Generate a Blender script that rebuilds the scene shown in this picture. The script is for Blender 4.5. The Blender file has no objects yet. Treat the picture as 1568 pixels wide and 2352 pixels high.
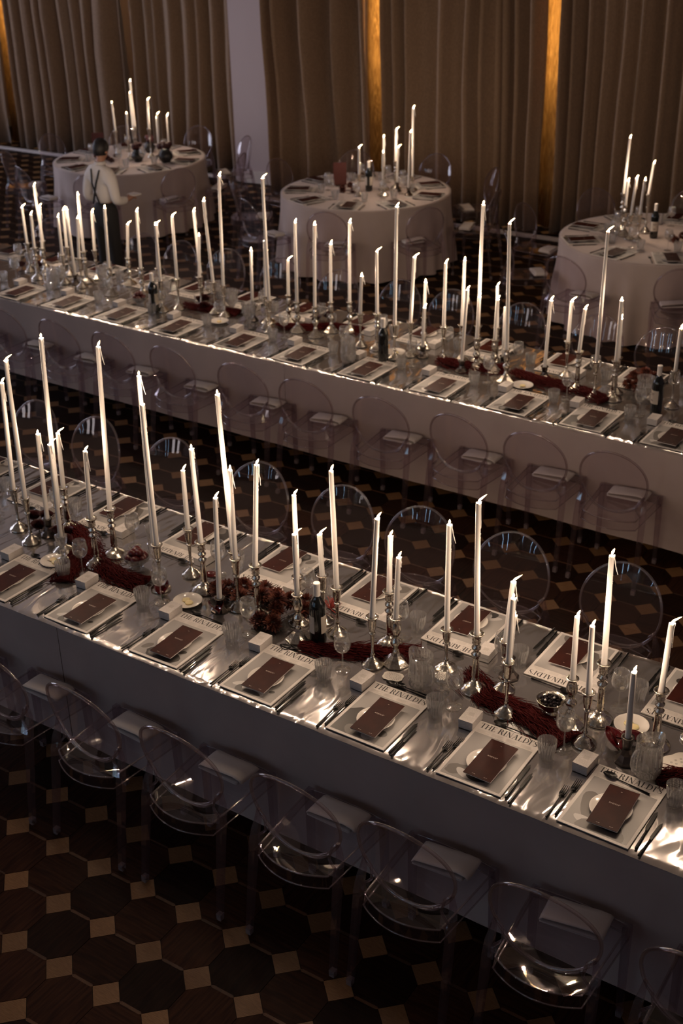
import bpy, math, random
from mathutils import Vector, Matrix, Quaternion, noise
SC = bpy.context.scene
COL = SC.collection
PI = math.pi
random.seed(7)

# ------------------------------------------------------------------ camera
cam_d = bpy.data.cameras.new('camera')
cam = bpy.data.objects.new('camera', cam_d)
COL.objects.link(cam)
cam_d.sensor_fit = 'AUTO'
cam_d.sensor_width = 36.0
cam_d.lens = 2874.1 / 2352 * 36.0
cam_d.clip_start = 0.05
cam_d.clip_end = 60
_rx = Vector((0.837373, 0.546271, -0.019865))
_up = -Vector((0.237113, -0.395733, -0.887228))
_bk = -Vector((-0.492528, 0.738230, -0.460904))
_m = Matrix((_rx, _up, _bk)).transposed().to_4x4()
_m.translation = Vector((3.7105, -2.8439, 3.8759))
cam.matrix_world = _m
cam_d.dof.use_dof = True
cam_d.dof.focus_distance = 4.75
cam_d.dof.aperture_fstop = 3.6
SC.camera = cam

# ------------------------------------------------------------------ light and exposure
vs = SC.view_settings
vs.view_transform = 'Standard'
vs.look = 'None'
vs.gamma = 1.0
vs.use_curve_mapping = False
vs.exposure = 0.0
SC.cycles.transparent_max_bounces = 32
SC.cycles.max_bounces = 8
SC.cycles.glossy_bounces = 5
SC.cycles.sample_clamp_indirect = 4.0
SC.cycles.caustics_reflective = False
SC.cycles.caustics_refractive = False
CANDLE_W = 1.8          # radiant power of one candle flame
FLAME_E = 26.0
WINDOW_E = 3.4           # dusk sky seen through the tall windows
BACKLIGHT_W = 85.0  # power of the lamps added behind the golden sheers
w = bpy.data.worlds.new('night')
SC.world = w
w.use_nodes = True
w.node_tree.nodes['Background'].inputs[0].default_value = (0.30, 0.34, 0.45, 1)
w.node_tree.nodes['Background'].inputs[1].default_value = 0.02

# ------------------------------------------------------------------ helpers
def mat(name, col, rough=0.5, metal=0.0, **kw):
    m = bpy.data.materials.new(name)
    m.use_nodes = True
    b = m.node_tree.nodes['Principled BSDF']
    b.inputs['Base Color'].default_value = (*col, 1)
    b.inputs['Roughness'].default_value = rough
    b.inputs['Metallic'].default_value = metal
    for k, v in kw.items():
        b.inputs[k.replace('_', ' ')].default_value = v
    return m

def ramp_noise(m, c1, c2, scale=5.0, stretch=(1, 1, 1), detail=4, bump=0.0, lo=0.35, hi=0.65, obj=True):
    nt = m.node_tree
    b = nt.nodes['Principled BSDF']
    tc = nt.nodes.new('ShaderNodeTexCoord')
    mp = nt.nodes.new('ShaderNodeMapping')
    mp.inputs['Scale'].default_value = stretch
    nt.links.new(tc.outputs['Object'], mp.inputs['Vector'])
    n = nt.nodes.new('ShaderNodeTexNoise')
    n.inputs['Scale'].default_value = scale
    n.inputs['Detail'].default_value = detail
    nt.links.new(mp.outputs[0], n.inputs['Vector'])
    r = nt.nodes.new('ShaderNodeValToRGB')
    r.color_ramp.elements[0].position = lo
    r.color_ramp.elements[1].position = hi
    r.color_ramp.elements[0].color = (*c1, 1)
    r.color_ramp.elements[1].color = (*c2, 1)
    nt.links.new(n.outputs['Fac'], r.inputs['Fac'])
    nt.links.new(r.outputs['Color'], b.inputs['Base Color'])
    if bump:
        bp = nt.nodes.new('ShaderNodeBump')
        bp.inputs['Strength'].default_value = bump
        bp.inputs['Distance'].default_value = 0.002
        nt.links.new(n.outputs['Fac'], bp.inputs['Height'])
        nt.links.new(bp.outputs['Normal'], b.inputs['Normal'])
    return r

def tint_random(m, ramp, amt=0.5):
    """each piece of wood its own tone"""
    nt = m.node_tree
    b = nt.nodes['Principled BSDF']
    oi = nt.nodes.new('ShaderNodeObjectInfo')
    mr = nt.nodes.new('ShaderNodeMapRange')
    mr.inputs['To Min'].default_value = 1 - amt
    mr.inputs['To Max'].default_value = 1 + amt
    nt.links.new(oi.outputs['Random'], mr.inputs['Value'])
    mx = nt.nodes.new('ShaderNodeVectorMath')
    mx.operation = 'SCALE'
    nt.links.new(ramp.outputs['Color'], mx.inputs[0])
    nt.links.new(mr.outputs[0], mx.inputs['Scale'])
    nt.links.new(mx.outputs[0], b.inputs['Base Color'])

def clear_mat(name, tint, edge, rough=0.015, ior=1.47, extra=0.0):
    """thin clear plastic or glass: light passes, Fresnel gloss on top, more absorption through a slanted wall"""
    m = bpy.data.materials.new(name)
    m.use_nodes = True
    nt = m.node_tree
    nt.nodes.clear()
    out = nt.nodes.new('ShaderNodeOutputMaterial')
    mix = nt.nodes.new('ShaderNodeMixShader')
    tr = nt.nodes.new('ShaderNodeBsdfTransparent')
    gl = nt.nodes.new('ShaderNodeBsdfGlossy')
    gl.inputs['Roughness'].default_value = rough
    gl.inputs['Color'].default_value = (1, 1, 1, 1)
    fr = nt.nodes.new('ShaderNodeFresnel')
    gm = nt.nodes.new('ShaderNodeNewGeometry')
    mi = nt.nodes.new('ShaderNodeMapRange')          # a thin wall reflects alike from both sides
    mi.inputs['To Min'].default_value = ior
    mi.inputs['To Max'].default_value = 1.0 / ior
    nt.links.new(gm.outputs['Backfacing'], mi.inputs['Value'])
    nt.links.new(mi.outputs[0], fr.inputs['IOR'])
    lw = nt.nodes.new('ShaderNodeLayerWeight')
    lw.inputs['Blend'].default_value = 0.35
    mc = nt.nodes.new('ShaderNodeMix')
    mc.data_type = 'RGBA'
    mc.inputs[6].default_value = (*tint, 1)
    mc.inputs[7].default_value = (*edge, 1)
    nt.links.new(lw.outputs['Facing'], mc.inputs[0])
    nt.links.new(mc.outputs[2], tr.inputs['Color'])
    ad = nt.nodes.new('ShaderNodeMath')
    ad.operation = 'ADD'
    ad.use_clamp = True
    ad.inputs[1].default_value = extra
    nt.links.new(fr.outputs[0], ad.inputs[0])
    nt.links.new(ad.outputs[0], mix.inputs[0])
    nt.links.new(tr.outputs[0], mix.inputs[1])
    nt.links.new(gl.outputs[0], mix.inputs[2])
    nt.links.new(mix.outputs[0], out.inputs[0])
    return m

def emit_mat(name, col, e, through=False):
    m = bpy.data.materials.new(name)
    m.use_nodes = True
    nt = m.node_tree
    nt.nodes.clear()
    out = nt.nodes.new('ShaderNodeOutputMaterial')
    em = nt.nodes.new('ShaderNodeEmission')
    em.inputs[0].default_value = (*col, 1)
    em.inputs[1].default_value = e
    if through:                     # a flame casts no shadow
        tr = nt.nodes.new('ShaderNodeBsdfTransparent')
        ad = nt.nodes.new('ShaderNodeAddShader')
        nt.links.new(em.outputs[0], ad.inputs[0])
        nt.links.new(tr.outputs[0], ad.inputs[1])
        nt.links.new(ad.outputs[0], out.inputs[0])
    else:
        nt.links.new(em.outputs[0], out.inputs[0])
    return m

class MB:
    def __init__(s):
        s.v = []; s.f = []
    def add(s, vs, fs):
        o = len(s.v)
        s.v += [tuple(p) for p in vs]
        s.f += [tuple(i + o for i in f) for f in fs]
    def box(s, x0, x1, y0, y1, z0, z1, M=None):
        vs = [Vector(p) for p in ((x0,y0,z0),(x1,y0,z0),(x1,y1,z0),(x0,y1,z0),(x0,y0,z1),(x1,y0,z1),(x1,y1,z1),(x0,y1,z1))]
        if M: vs = [M @ p for p in vs]
        s.add(vs, [(3,2,1,0),(4,5,6,7),(0,1,5,4),(1,2,6,5),(2,3,7,6),(3,0,4,7)])
    def lathe(s, prof, n=20, fl=None, c=(0, 0, 0), close=True, sx=1.0, sy=1.0):
        vs = []; fs = []
        for k, (r, z) in enumerate(prof):
            for i in range(n):
                a = 2 * PI * i / n
                rr = r * (fl(i, k) if fl else 1)
                vs.append((c[0] + rr * math.cos(a) * sx, c[1] + rr * math.sin(a) * sy, c[2] + z))
        for k in range(len(prof) - 1):
            for i in range(n):
                j = (i + 1) % n
                fs.append((k * n + i, k * n + j, (k + 1) * n + j, (k + 1) * n + i))
        if close:
            if prof[0][0] > 1e-6: fs.append(tuple(reversed(range(n))))
            if prof[-1][0] > 1e-6: fs.append(tuple(range((len(prof) - 1) * n, len(prof) * n)))
        s.add(vs, fs)
    def tube(s, pts, r, n=8, sq=False, closed=False):
        pts = [Vector(p) for p in pts]
        m = len(pts)
        rs = r if isinstance(r, (list, tuple)) else [r] * m
        vs = []; fs = []
        ref = None
        for k, p in enumerate(pts):
            if closed: t = pts[(k + 1) % m] - pts[k - 1]
            else: t = pts[min(k + 1, m - 1)] - pts[max(k - 1, 0)]
            t.normalize()
            if ref is None:
                ref = Vector((1, 0, 0)) if abs(t.x) < 0.8 else Vector((0, 1, 0))
            u = (ref - t * ref.dot(t)).normalized()
            ref = u
            w_ = t.cross(u)
            for i in range(n):
                a = 2 * PI * (i + (0.5 if sq else 0)) / n
                vs.append(p + (u * math.cos(a) + w_ * math.sin(a)) * rs[k])
        for k in range(m if closed else m - 1):
            for i in range(n):
                j = (i + 1) % n
                q = (k + 1) % m
                fs.append((k * n + i, k * n + j, q * n + j, q * n + i))
        if not closed:
            fs.append(tuple(reversed(range(n))))
            fs.append(tuple(range((m - 1) * n, m * n)))
        s.add(vs, fs)
    def sphere(s, c, r, nu=10, nv=7, sz=1.0):
        prof = [(r * math.sin(PI * k / nv) + 1e-7, -r * math.cos(PI * k / nv) * sz) for k in range(nv + 1)]
        s.lathe(prof, nu, c=c, close=False)
    def poly(s, pts, z, h=None):
        """flat polygon at height z, or a prism from z to z + h"""
        n = len(pts)
        if h is None:
            s.add([(x, y, z) for x, y in pts], [tuple(range(n))])
        else:
            vs = [(x, y, z) for x, y in pts] + [(x, y, z + h) for x, y in pts]
            fs = [tuple(range(n, 2 * n))] + [(i, (i + 1) % n, n + (i + 1) % n, n + i) for i in range(n)]
            s.add(vs, fs)
    def mesh(s, name, material, smooth=True):
        me = bpy.data.meshes.new(name)
        me.from_pydata(s.v, [], s.f)
        me.materials.append(material)
        if smooth:
            me.polygons.foreach_set('use_smooth', [True] * len(me.polygons))
        me.update()
        return me

def autosmooth(me, ang=40):
    try:
        me.set_sharp_from_angle(angle=math.radians(ang))
    except Exception:
        pass
    return me

def put(name, me, parent=None, loc=(0, 0, 0), rot=None, scale=None):
    o = bpy.data.objects.new(name, me)
    COL.objects.link(o)
    o.location = loc
    if rot is not None: o.rotation_euler = rot
    if scale is not None: o.scale = scale
    if parent is not None: o.parent = parent
    return o

def tag(o, label, cat, group=None):
    o['label'] = label; o['category'] = cat
    if group: o['group'] = group
    return o

def thing(name, label, cat, loc=(0, 0, 0), rz=0.0, group=None):
    o = put(name, None, None, loc, (0, 0, rz))
    o.empty_display_size = 0.05
    return tag(o, label, cat, group)

ORD = ['', 'first', 'second', 'third', 'fourth', 'fifth', 'sixth', 'seventh', 'eighth', 'ninth', 'tenth', 'eleventh', 'twelfth', 'thirteenth',
       'fourteenth', 'fifteenth', 'sixteenth', 'seventeenth', 'eighteenth', 'nineteenth', 'twentieth']
TENS = {2: 'twenty', 3: 'thirty', 4: 'forty', 5: 'fifty'}
def ordinal(n):
    if n <= 20: return ORD[n]
    t, u = divmod(n, 10)
    return (TENS[t][:-1] + 'ieth') if u == 0 else TENS[t] + '-' + ORD[u]

# ------------------------------------------------------------------ materials
M = {}
M['wall'] = mat('plaster_wall', (0.50, 0.43, 0.45), 0.9)
M['white'] = mat('white_paint', (0.60, 0.56, 0.54), 0.6)
M['ceil'] = mat('ceiling_paint', (0.66, 0.58, 0.50), 0.9)
M['joint'] = mat('floor_joint', (0.012, 0.007, 0.005), 0.7)
M['oct'] = mat('dark_parquet', (0.04, 0.02, 0.012), 0.5, Specular_IOR_Level=0.07)
tint_random(M['oct'], ramp_noise(M['oct'], (0.016, 0.0058, 0.0032), (0.038, 0.0145, 0.0070), 6, (1, 12, 1), 5), 0.55)
M['sq'] = mat('light_parquet', (0.3, 0.19, 0.1), 0.45, Specular_IOR_Level=0.25)
tint_random(M['sq'], ramp_noise(M['sq'], (0.165, 0.086, 0.036), (0.25, 0.14, 0.062), 9, (3, 40, 3), 5), 0.22)
M['strip'] = mat('oak_strip', (0.19, 0.10, 0.045), 0.45, Specular_IOR_Level=0.25)
tint_random(M['strip'], ramp_noise(M['strip'], (0.050, 0.022, 0.010), (0.120, 0.056, 0.025), 9, (3, 40, 3), 4), 0.4)
M['curtain'] = mat('brown_curtain', (0.15, 0.10, 0.065), 0.8, Sheen_Weight=0.35)
ramp_noise(M['curtain'], (0.225, 0.143, 0.086), (0.30, 0.193, 0.119), 60, (1, 1, 0.6), 3, 0.3)
M['cloth'] = mat('mauve_linen', (0.46, 0.40, 0.385), 0.85, Sheen_Weight=0.2)
ramp_noise(M['cloth'], (0.46, 0.375, 0.345), (0.53, 0.435, 0.40), 3, (1, 1, 1), 6)
M['napkin'] = mat('napkin_linen', (0.66, 0.61, 0.58), 0.9)
M['foil'] = mat('silver_foil', (0.62, 0.59, 0.585), 0.14, 0.9)
_nt = M['foil'].node_tree
_tc = _nt.nodes.new('ShaderNodeTexCoord'); _mp = _nt.nodes.new('ShaderNodeMapping'); _mp.inputs['Scale'].default_value = (1.0, 0.35, 1.0)
_n1 = _nt.nodes.new('ShaderNodeTexNoise'); _n1.inputs['Scale'].default_value = 10; _n1.inputs['Detail'].default_value = 1.5; _n1.inputs['Distortion'].default_value = 1.0
_bp = _nt.nodes.new('ShaderNodeBump'); _bp.inputs['Strength'].default_value = 0.8; _bp.inputs['Distance'].default_value = 0.012
_nt.links.new(_tc.outputs['Object'], _mp.inputs[0]); _nt.links.new(_mp.outputs[0], _n1.inputs['Vector'])
_nt.links.new(_n1.outputs['Fac'], _bp.inputs['Height']); _nt.links.new(_bp.outputs[0], _nt.nodes['Principled BSDF'].inputs['Normal'])
M['silver'] = mat('old_silver', (0.74, 0.69, 0.60), 0.16, 1.0)
ramp_noise(M['silver'], (0.60, 0.54, 0.45), (0.80, 0.76, 0.68), 110, (1, 1, 1), 2, 0.5)
M['pewter'] = mat('dark_pewter', (0.12, 0.10, 0.09), 0.25, 0.9)
M['wax'] = mat('candle_wax', (0.74, 0.705, 0.67), 0.5, Subsurface_Weight=0.6, Subsurface_Scale=0.008, Specular_IOR_Level=0.3)
M['wax'].node_tree.nodes['Principled BSDF'].inputs['Subsurface Radius'].default_value = (1.0, 0.85, 0.7)
M['wick'] = mat('wick', (0.02, 0.015, 0.012), 0.9)
M['flame'] = emit_mat('flame', (1.0, 0.66, 0.30), FLAME_E, True)
M['acryl'] = clear_mat('clear_plastic', (0.915, 0.875, 0.905), (0.76, 0.68, 0.72), 0.02, 1.55, 0.012)
M['rim'] = clear_mat('clear_plastic_edge', (0.90, 0.86, 0.87), (0.42, 0.34, 0.34), 0.05, 1.65, 0.06)
M['leg'] = clear_mat('clear_plastic_leg', (0.93, 0.89, 0.915), (0.62, 0.52, 0.57), 0.05, 1.55, 0.04)
M['cap'] = mat('cloudy_foot', (0.30, 0.25, 0.26), 0.4, Alpha=0.5)
M['glass'] = clear_mat('clear_glass', (0.99, 0.99, 0.985), (0.84, 0.84, 0.82), 0.02, 1.6, 0.10)
M['cut'] = clear_mat('cut_crystal', (0.99, 0.99, 0.985), (0.90, 0.895, 0.885), 0.03, 1.7, 0.13)
def add_refraction(m, f, ior, rough):
    nt = m.node_tree
    out = [n for n in nt.nodes if n.type == 'OUTPUT_MATERIAL'][0]
    src = out.inputs[0].links[0].from_socket
    g = nt.nodes.new('ShaderNodeBsdfGlass'); g.inputs['IOR'].default_value = ior; g.inputs['Roughness'].default_value = rough
    mx = nt.nodes.new('ShaderNodeMixShader'); mx.inputs[0].default_value = f
    nt.links.new(src, mx.inputs[1]); nt.links.new(g.outputs[0], mx.inputs[2]); nt.links.new(mx.outputs[0], out.inputs[0])
add_refraction(M['cut'], 0.5, 1.5, 0.0)
def add_scatter(m, f, col):
    nt = m.node_tree
    out = [n for n in nt.nodes if n.type == 'OUTPUT_MATERIAL'][0]
    src = out.inputs[0].links[0].from_socket
    g = nt.nodes.new('ShaderNodeBsdfTranslucent'); g.inputs['Color'].default_value = (*col, 1)
    d = nt.nodes.new('ShaderNodeBsdfDiffuse'); d.inputs['Color'].default_value = (*col, 1)
    a = nt.nodes.new('ShaderNodeMixShader'); a.inputs[0].default_value = 0.5
    nt.links.new(g.outputs[0], a.inputs[1]); nt.links.new(d.outputs[0], a.inputs[2])
    mx = nt.nodes.new('ShaderNodeMixShader'); mx.inputs[0].default_value = f
    nt.links.new(src, mx.inputs[1]); nt.links.new(a.outputs[0], mx.inputs[2]); nt.links.new(mx.outputs[0], out.inputs[0])
add_scatter(M['cut'], 0.085, (0.9, 0.88, 0.86))
add_scatter(M['glass'], 0.045, (0.9, 0.88, 0.86))
add_scatter(M['rim'], 0.035, (0.72, 0.62, 0.64))
add_scatter(M['leg'], 0.022, (0.70, 0.58, 0.64))
add_scatter(M['acryl'], 0.012, (0.72, 0.62, 0.66))

M['water'] = clear_mat('water', (0.97, 0.97, 0.965), (0.9, 0.9, 0.88), 0.01, 1.33, 0.02)
M['paper'] = mat('white_paper', (0.68, 0.63, 0.595), 0.5)
M['ink'] = mat('black_ink', (0.03, 0.026, 0.025), 0.6)
M['inkgrey'] = mat('grey_small_print', (0.50, 0.46, 0.43), 0.6)
M['photo'] = mat('photo_print', (0.36, 0.34, 0.33), 0.4)
_r = ramp_noise(M['photo'], (0.30, 0.285, 0.275), (0.43, 0.405, 0.39), 4, (1, 1, 1), 1)
tint_random(M['photo'], _r, 0.16)
M['pdark'] = mat('photo_dark_tone', (0.035, 0.03, 0.028), 0.4)
M['pmid'] = mat('photo_mid_tone', (0.15, 0.135, 0.125), 0.4)
M['plight'] = mat('photo_light_tone', (0.56, 0.53, 0.51), 0.4)
M['menu'] = mat('oxblood_cover', (0.085, 0.02, 0.013), 0.5, Specular_IOR_Level=0.12)
ramp_noise(M['menu'], (0.027, 0.0046, 0.0029), (0.043, 0.0080, 0.0046), 14, (1, 1, 1), 4, 0.2)
M['goldprint'] = mat('pale_print', (0.5, 0.38, 0.33), 0.5)
M['china'] = mat('white_china', (0.78, 0.73, 0.68), 0.12)
M['blackm'] = mat('black_cutlery', (0.011, 0.010, 0.010), 0.3, 0.35, Specular_IOR_Level=0.35)
M['boxp'] = mat('patterned_card', (0.62, 0.575, 0.545), 0.6)
ramp_noise(M['boxp'], (0.50, 0.46, 0.44), (0.68, 0.63, 0.60), 420, (1, 1, 1), 1)
M['butter'] = mat('butter', (0.86, 0.72, 0.40), 0.35, Subsurface_Weight=0.2, Subsurface_Scale=0.01)
M['bottle'] = mat('dark_bottle_glass', (0.006, 0.007, 0.006), 0.06, Coat_Weight=0.6)
M['wlabel'] = mat('wine_label', (0.60, 0.53, 0.45), 0.6)
M['capsule'] = mat('white_capsule', (0.78, 0.73, 0.68), 0.4)
M['mum'] = mat('rust_petal', (0.13, 0.026, 0.010), 0.65)
ramp_noise(M['mum'], (0.050, 0.007, 0.005), (0.145, 0.032, 0.012), 40)
M['rose'] = mat('burgundy_petal', (0.05, 0.006, 0.007), 0.55)
M['amar'] = mat('amaranth_red', (0.058, 0.004, 0.004), 0.8, Specular_IOR_Level=0.12)
M['coral'] = mat('red_sprig', (0.26, 0.03, 0.02), 0.6)
M['stem'] = mat('green_stem', (0.03, 0.04, 0.015), 0.7)
M['spathe'] = mat('glossy_dark_red_leaf', (0.07, 0.006, 0.008), 0.08, Coat_Weight=0.7)
M['plum'] = mat('dark_red_plum', (0.07, 0.006, 0.007), 0.3)
M['berry'] = mat('black_berry', (0.007, 0.004, 0.006), 0.45, Specular_IOR_Level=0.15)
M['pearl'] = mat('pearl', (0.85, 0.80, 0.74), 0.2)
M['lace'] = mat('lace', (0.74, 0.69, 0.63), 0.8)
M['vase'] = mat('black_vase', (0.02, 0.018, 0.018), 0.25)
M['redcard'] = mat('dark_red_card', (0.09, 0.02, 0.016), 0.5)
M['skin'] = mat('skin', (0.42, 0.22, 0.15), 0.55, Subsurface_Weight=0.1, Subsurface_Scale=0.02)
M['shirt'] = mat('white_shirt', (0.72, 0.68, 0.66), 0.8)
M['black'] = mat('black_cloth', (0.012, 0.011, 0.012), 0.8)
M['hair'] = mat('black_hair', (0.010, 0.008, 0.008), 0.5)
M['eye'] = mat('eye', (0.5, 0.48, 0.46), 0.2)
M['wood'] = mat('table_board', (0.2, 0.13, 0.08), 0.6)
M['sky'] = emit_mat('dusk_pane', (0.80, 0.70, 0.72), WINDOW_E * 1.3)
M['side'] = emit_mat('dusk_side_pane', (0.70, 0.70, 0.86), WINDOW_E * 2.5)
M['slit'] = emit_mat('dusk_slit_pane', (0.45, 0.72, 1.0), WINDOW_E * 1.9)
M['sheer'] = bpy.data.materials.new('gold_sheer')
M['sheer'].use_nodes = True
_nt = M['sheer'].node_tree
_nt.nodes.clear()
_o = _nt.nodes.new('ShaderNodeOutputMaterial')
_mx = _nt.nodes.new('ShaderNodeMixShader')
_d = _nt.nodes.new('ShaderNodeBsdfDiffuse')
_t = _nt.nodes.new('ShaderNodeBsdfTranslucent')
_n = _nt.nodes.new('ShaderNodeTexNoise')
_n.inputs['Scale'].default_value = 55
_rr = _nt.nodes.new('ShaderNodeValToRGB')
_rr.color_ramp.elements[0].color = (0.26, 0.15, 0.055, 1)
_rr.color_ramp.elements[0].position = 0.35
_rr.color_ramp.elements[1].color = (0.80, 0.56, 0.27, 1)
_rr.color_ramp.elements[1].position = 0.68
_nt.links.new(_n.outputs['Fac'], _rr.inputs['Fac'])
_nt.links.new(_rr.outputs[0], _d.inputs[0])
_nt.links.new(_rr.outputs[0], _t.inputs[0])
_mx.inputs[0].default_value = 0.6
_nt.links.new(_d.outputs[0], _mx.inputs[1])
_nt.links.new(_t.outputs[0], _mx.inputs[2])
_nt.links.new(_mx.outputs[0], _o.inputs[0])

# ------------------------------------------------------------------ room shell
X0, X1, Y0, Y1, ZC = -14.0, 8.0, -11.0, 12.4, 7.0
def struct(name, m_, parent=None, b=None, smooth=False):
    o = put(name, b.mesh(name, m_, smooth), parent)
    if parent is None: o['kind'] = 'structure'
    return o
b = MB(); b.box(X0, X1, Y0, Y1, -0.06, -0.005)
floor = struct('floor', M['joint'], None, b)
b = MB(); b.box(X0, X1, Y0, Y1, ZC, ZC + 0.1); struct('ceiling', M['ceil'], None, b)
b = MB(); b.box(X0, X1, Y1, Y1 + 0.2, 0, ZC); struct('wall_back', M['wall'], None, b)
b = MB(); b.box(X1, X1 + 0.2, Y0, Y1, 0, ZC); struct('wall_right', M['wall'], None, b)
b = MB(); b.box(X0, X1, Y1 - 0.025, Y1, 0, 0.16); struct('baseboard_back', M['white'], None, b)
b = MB(); b.box(-7.10, -6.12, 10.95, Y1, 0, ZC); struct('wall_pier', M['wall'], None, b)
b = MB(); b.box(-7.10, -6.12, 10.925, 10.95, 0, 0.16); struct('baseboard_pier', M['white'], None, b)
b = MB(); b.box(-6.1, 3.0, 10.20, 10.25, -0.004, 0.035); struct('trim_1', M['white'], None, b)
b = MB(); b.box(-13.9, -7.3, 10.95, 11.0, -0.004, 0.035); struct('trim_2', M['white'], None, b)
WINF = [(c + e, 0.17) for c in (-9.6, -7.6, -5.7, -3.8, -1.9, 0.1) for e in (-0.3, 0.3)] + [(-12.6, 0.8), (-11.2, 0.8)]      # x centre and width of the tall windows behind the camera
WINL = [(1.2, 1.2), (4.6, 1.2), (8.0, 1.2)]                                      # y centre and width of those in the side wall
def wall_with_windows(name, a0, a1, wins, z0, z1, axis, pos, out, n0):
    b = MB()
    cur = a0
    def bx(p, q, zz0, zz1):
        if axis == 'x': b.box(p, q, min(pos, pos + out), max(pos, pos + out), zz0, zz1)
        else: b.box(min(pos, pos + out), max(pos, pos + out), p, q, zz0, zz1)
    for k, (c, ww) in enumerate(sorted(wins)):
        bx(cur, c - ww / 2, 0, ZC)
        bx(c - ww / 2, c + ww / 2, 0, z0)
        bx(c - ww / 2, c + ww / 2, z1, ZC)
        cur = c + ww / 2
    bx(cur, a1, 0, ZC)
    o = struct(name, M['wall'], None, b)
    for k, (c, ww) in enumerate(sorted(wins)):
        fb = MB()
        t = 0.04
        d0, d1 = (pos + out * 0.3, pos + out * 0.6)
        d0, d1 = min(d0, d1), max(d0, d1)
        def fx(p, q, zz0, zz1):
            if axis == 'x': fb.box(p, q, d0, d1, zz0, zz1)
            else: fb.box(d0, d1, p, q, zz0, zz1)
        fx(c - ww / 2, c - ww / 2 + t, z0, z1); fx(c + ww / 2 - t, c + ww / 2, z0, z1)
        fx(c - ww / 2, c + ww / 2, z0, z0 + t); fx(c - ww / 2, c + ww / 2, z1 - t, z1)
        wo = struct('window_%d' % (n0 + k), M['white'], None, fb)
        npan = 3
        for i in range(npan):
            pb = MB()
            za = z0 + t + (z1 - z0 - 2 * t) * i / npan + 0.01
            zb = z0 + t + (z1 - z0 - 2 * t) * (i + 1) / npan - 0.01
            dm = (d0 + d1) / 2
            if axis == 'x': pb.box(c - ww / 2 + t, c + ww / 2 - t, dm - 0.004, dm + 0.004, za, zb)
            else: pb.box(dm - 0.004, dm + 0.004, c - ww / 2 + t, c + ww / 2 - t, za, zb)
            put('pane', pb.mesh('pane', M['slit' if ww < 0.5 else 'side' if axis == 'y' else 'sky'], False), wo)
wall_with_windows('wall_front', X0, X1, WINF, 0.5, 5.2, 'x', Y0, -0.3, 1)
wall_with_windows('wall_left', Y0, Y1, WINL, 0.6, 4.8, 'y', X0, -0.3, 15)

# ------------------------------------------------------------------ parquet: octagons, light squares, oak strips
LT = 0.25
def in_view(x, y, z=0.0, mg=0.06):
    p = cam.matrix_world.inverted() @ Vector((x, y, z))
    if p.z >= -0.1: return None
    f = 2874.1 / 2352
    u = p.x / -p.z * f; v = p.y / -p.z * f
    hw = 0.5 * 1568 / 2352
    if abs(u) > hw + mg or abs(v) > 0.5 + mg: return None
    return -p.z
cam_inv = cam.matrix_world.inverted()
HD = 0.0725
G = 0.0012
def oct_pts(g=G):
    a = LT / 2 - g; c_ = LT / 2 - HD - g * 0.4
    return [(a, -c_), (a, c_), (c_, a), (-c_, a), (-a, c_), (-a, -c_), (-c_, -a), (c_, -a)]
def sq_pts(g=G):
    h = HD - g * 1.4
    return [(h, 0), (0, h), (-h, 0), (0, -h)]
def strip_pts():
    l = (LT - 2 * HD) / 2
    return [(-l - 0.005, 0), (-l + 0.006, -0.007), (l - 0.006, -0.007), (l + 0.005, 0), (l - 0.006, 0.007), (-l + 0.006, 0.007)]
kinds = {'octagon_board': (oct_pts(), M['oct'], 0.5, 0.5, 0.0), 'light_square_board': (sq_pts(), M['sq'], 0.0, 0.0, 0.0),
         'oak_strip': (strip_pts(), M['strip'], 0.5, 0.0, 0.0006)}
for nm, (pts, m_, ox, oy, dz) in kinds.items():
    cells = []
    for i in range(int(X0 / LT) + 1, int(7.5 / LT)):
        for j in range(int(-3.4 / LT), int(Y1 / LT)):
            x, y = (i + ox) * LT, (j + oy) * LT
            d = in_view(x, y)
            cells.append((d if d is not None else 1e3 + math.hypot(x - 1, y), x, y, i, j))
    cells.sort()
    b = MB(); b.poly(pts, -0.006, 0.006 + dz); me = b.mesh(nm, m_, False)
    jit = random.Random(5)
    for d, x, y, i, j in cells[:300]:
        o = put(nm, me, floor, (x, y, jit.uniform(-0.0004, 0.0003)))
        if nm == 'octagon_board': o.rotation_euler[2] = jit.choice((0, PI / 2))
    b = MB()
    for d, x, y, i, j in cells[300:]:
        b.poly([(x + p, y + q) for p, q in pts], -0.006, 0.006 + dz)
    o = put(nm + '_field', b.mesh(nm + '_field', m_, False), floor)
    o['kind'] = 'stuff'

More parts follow.
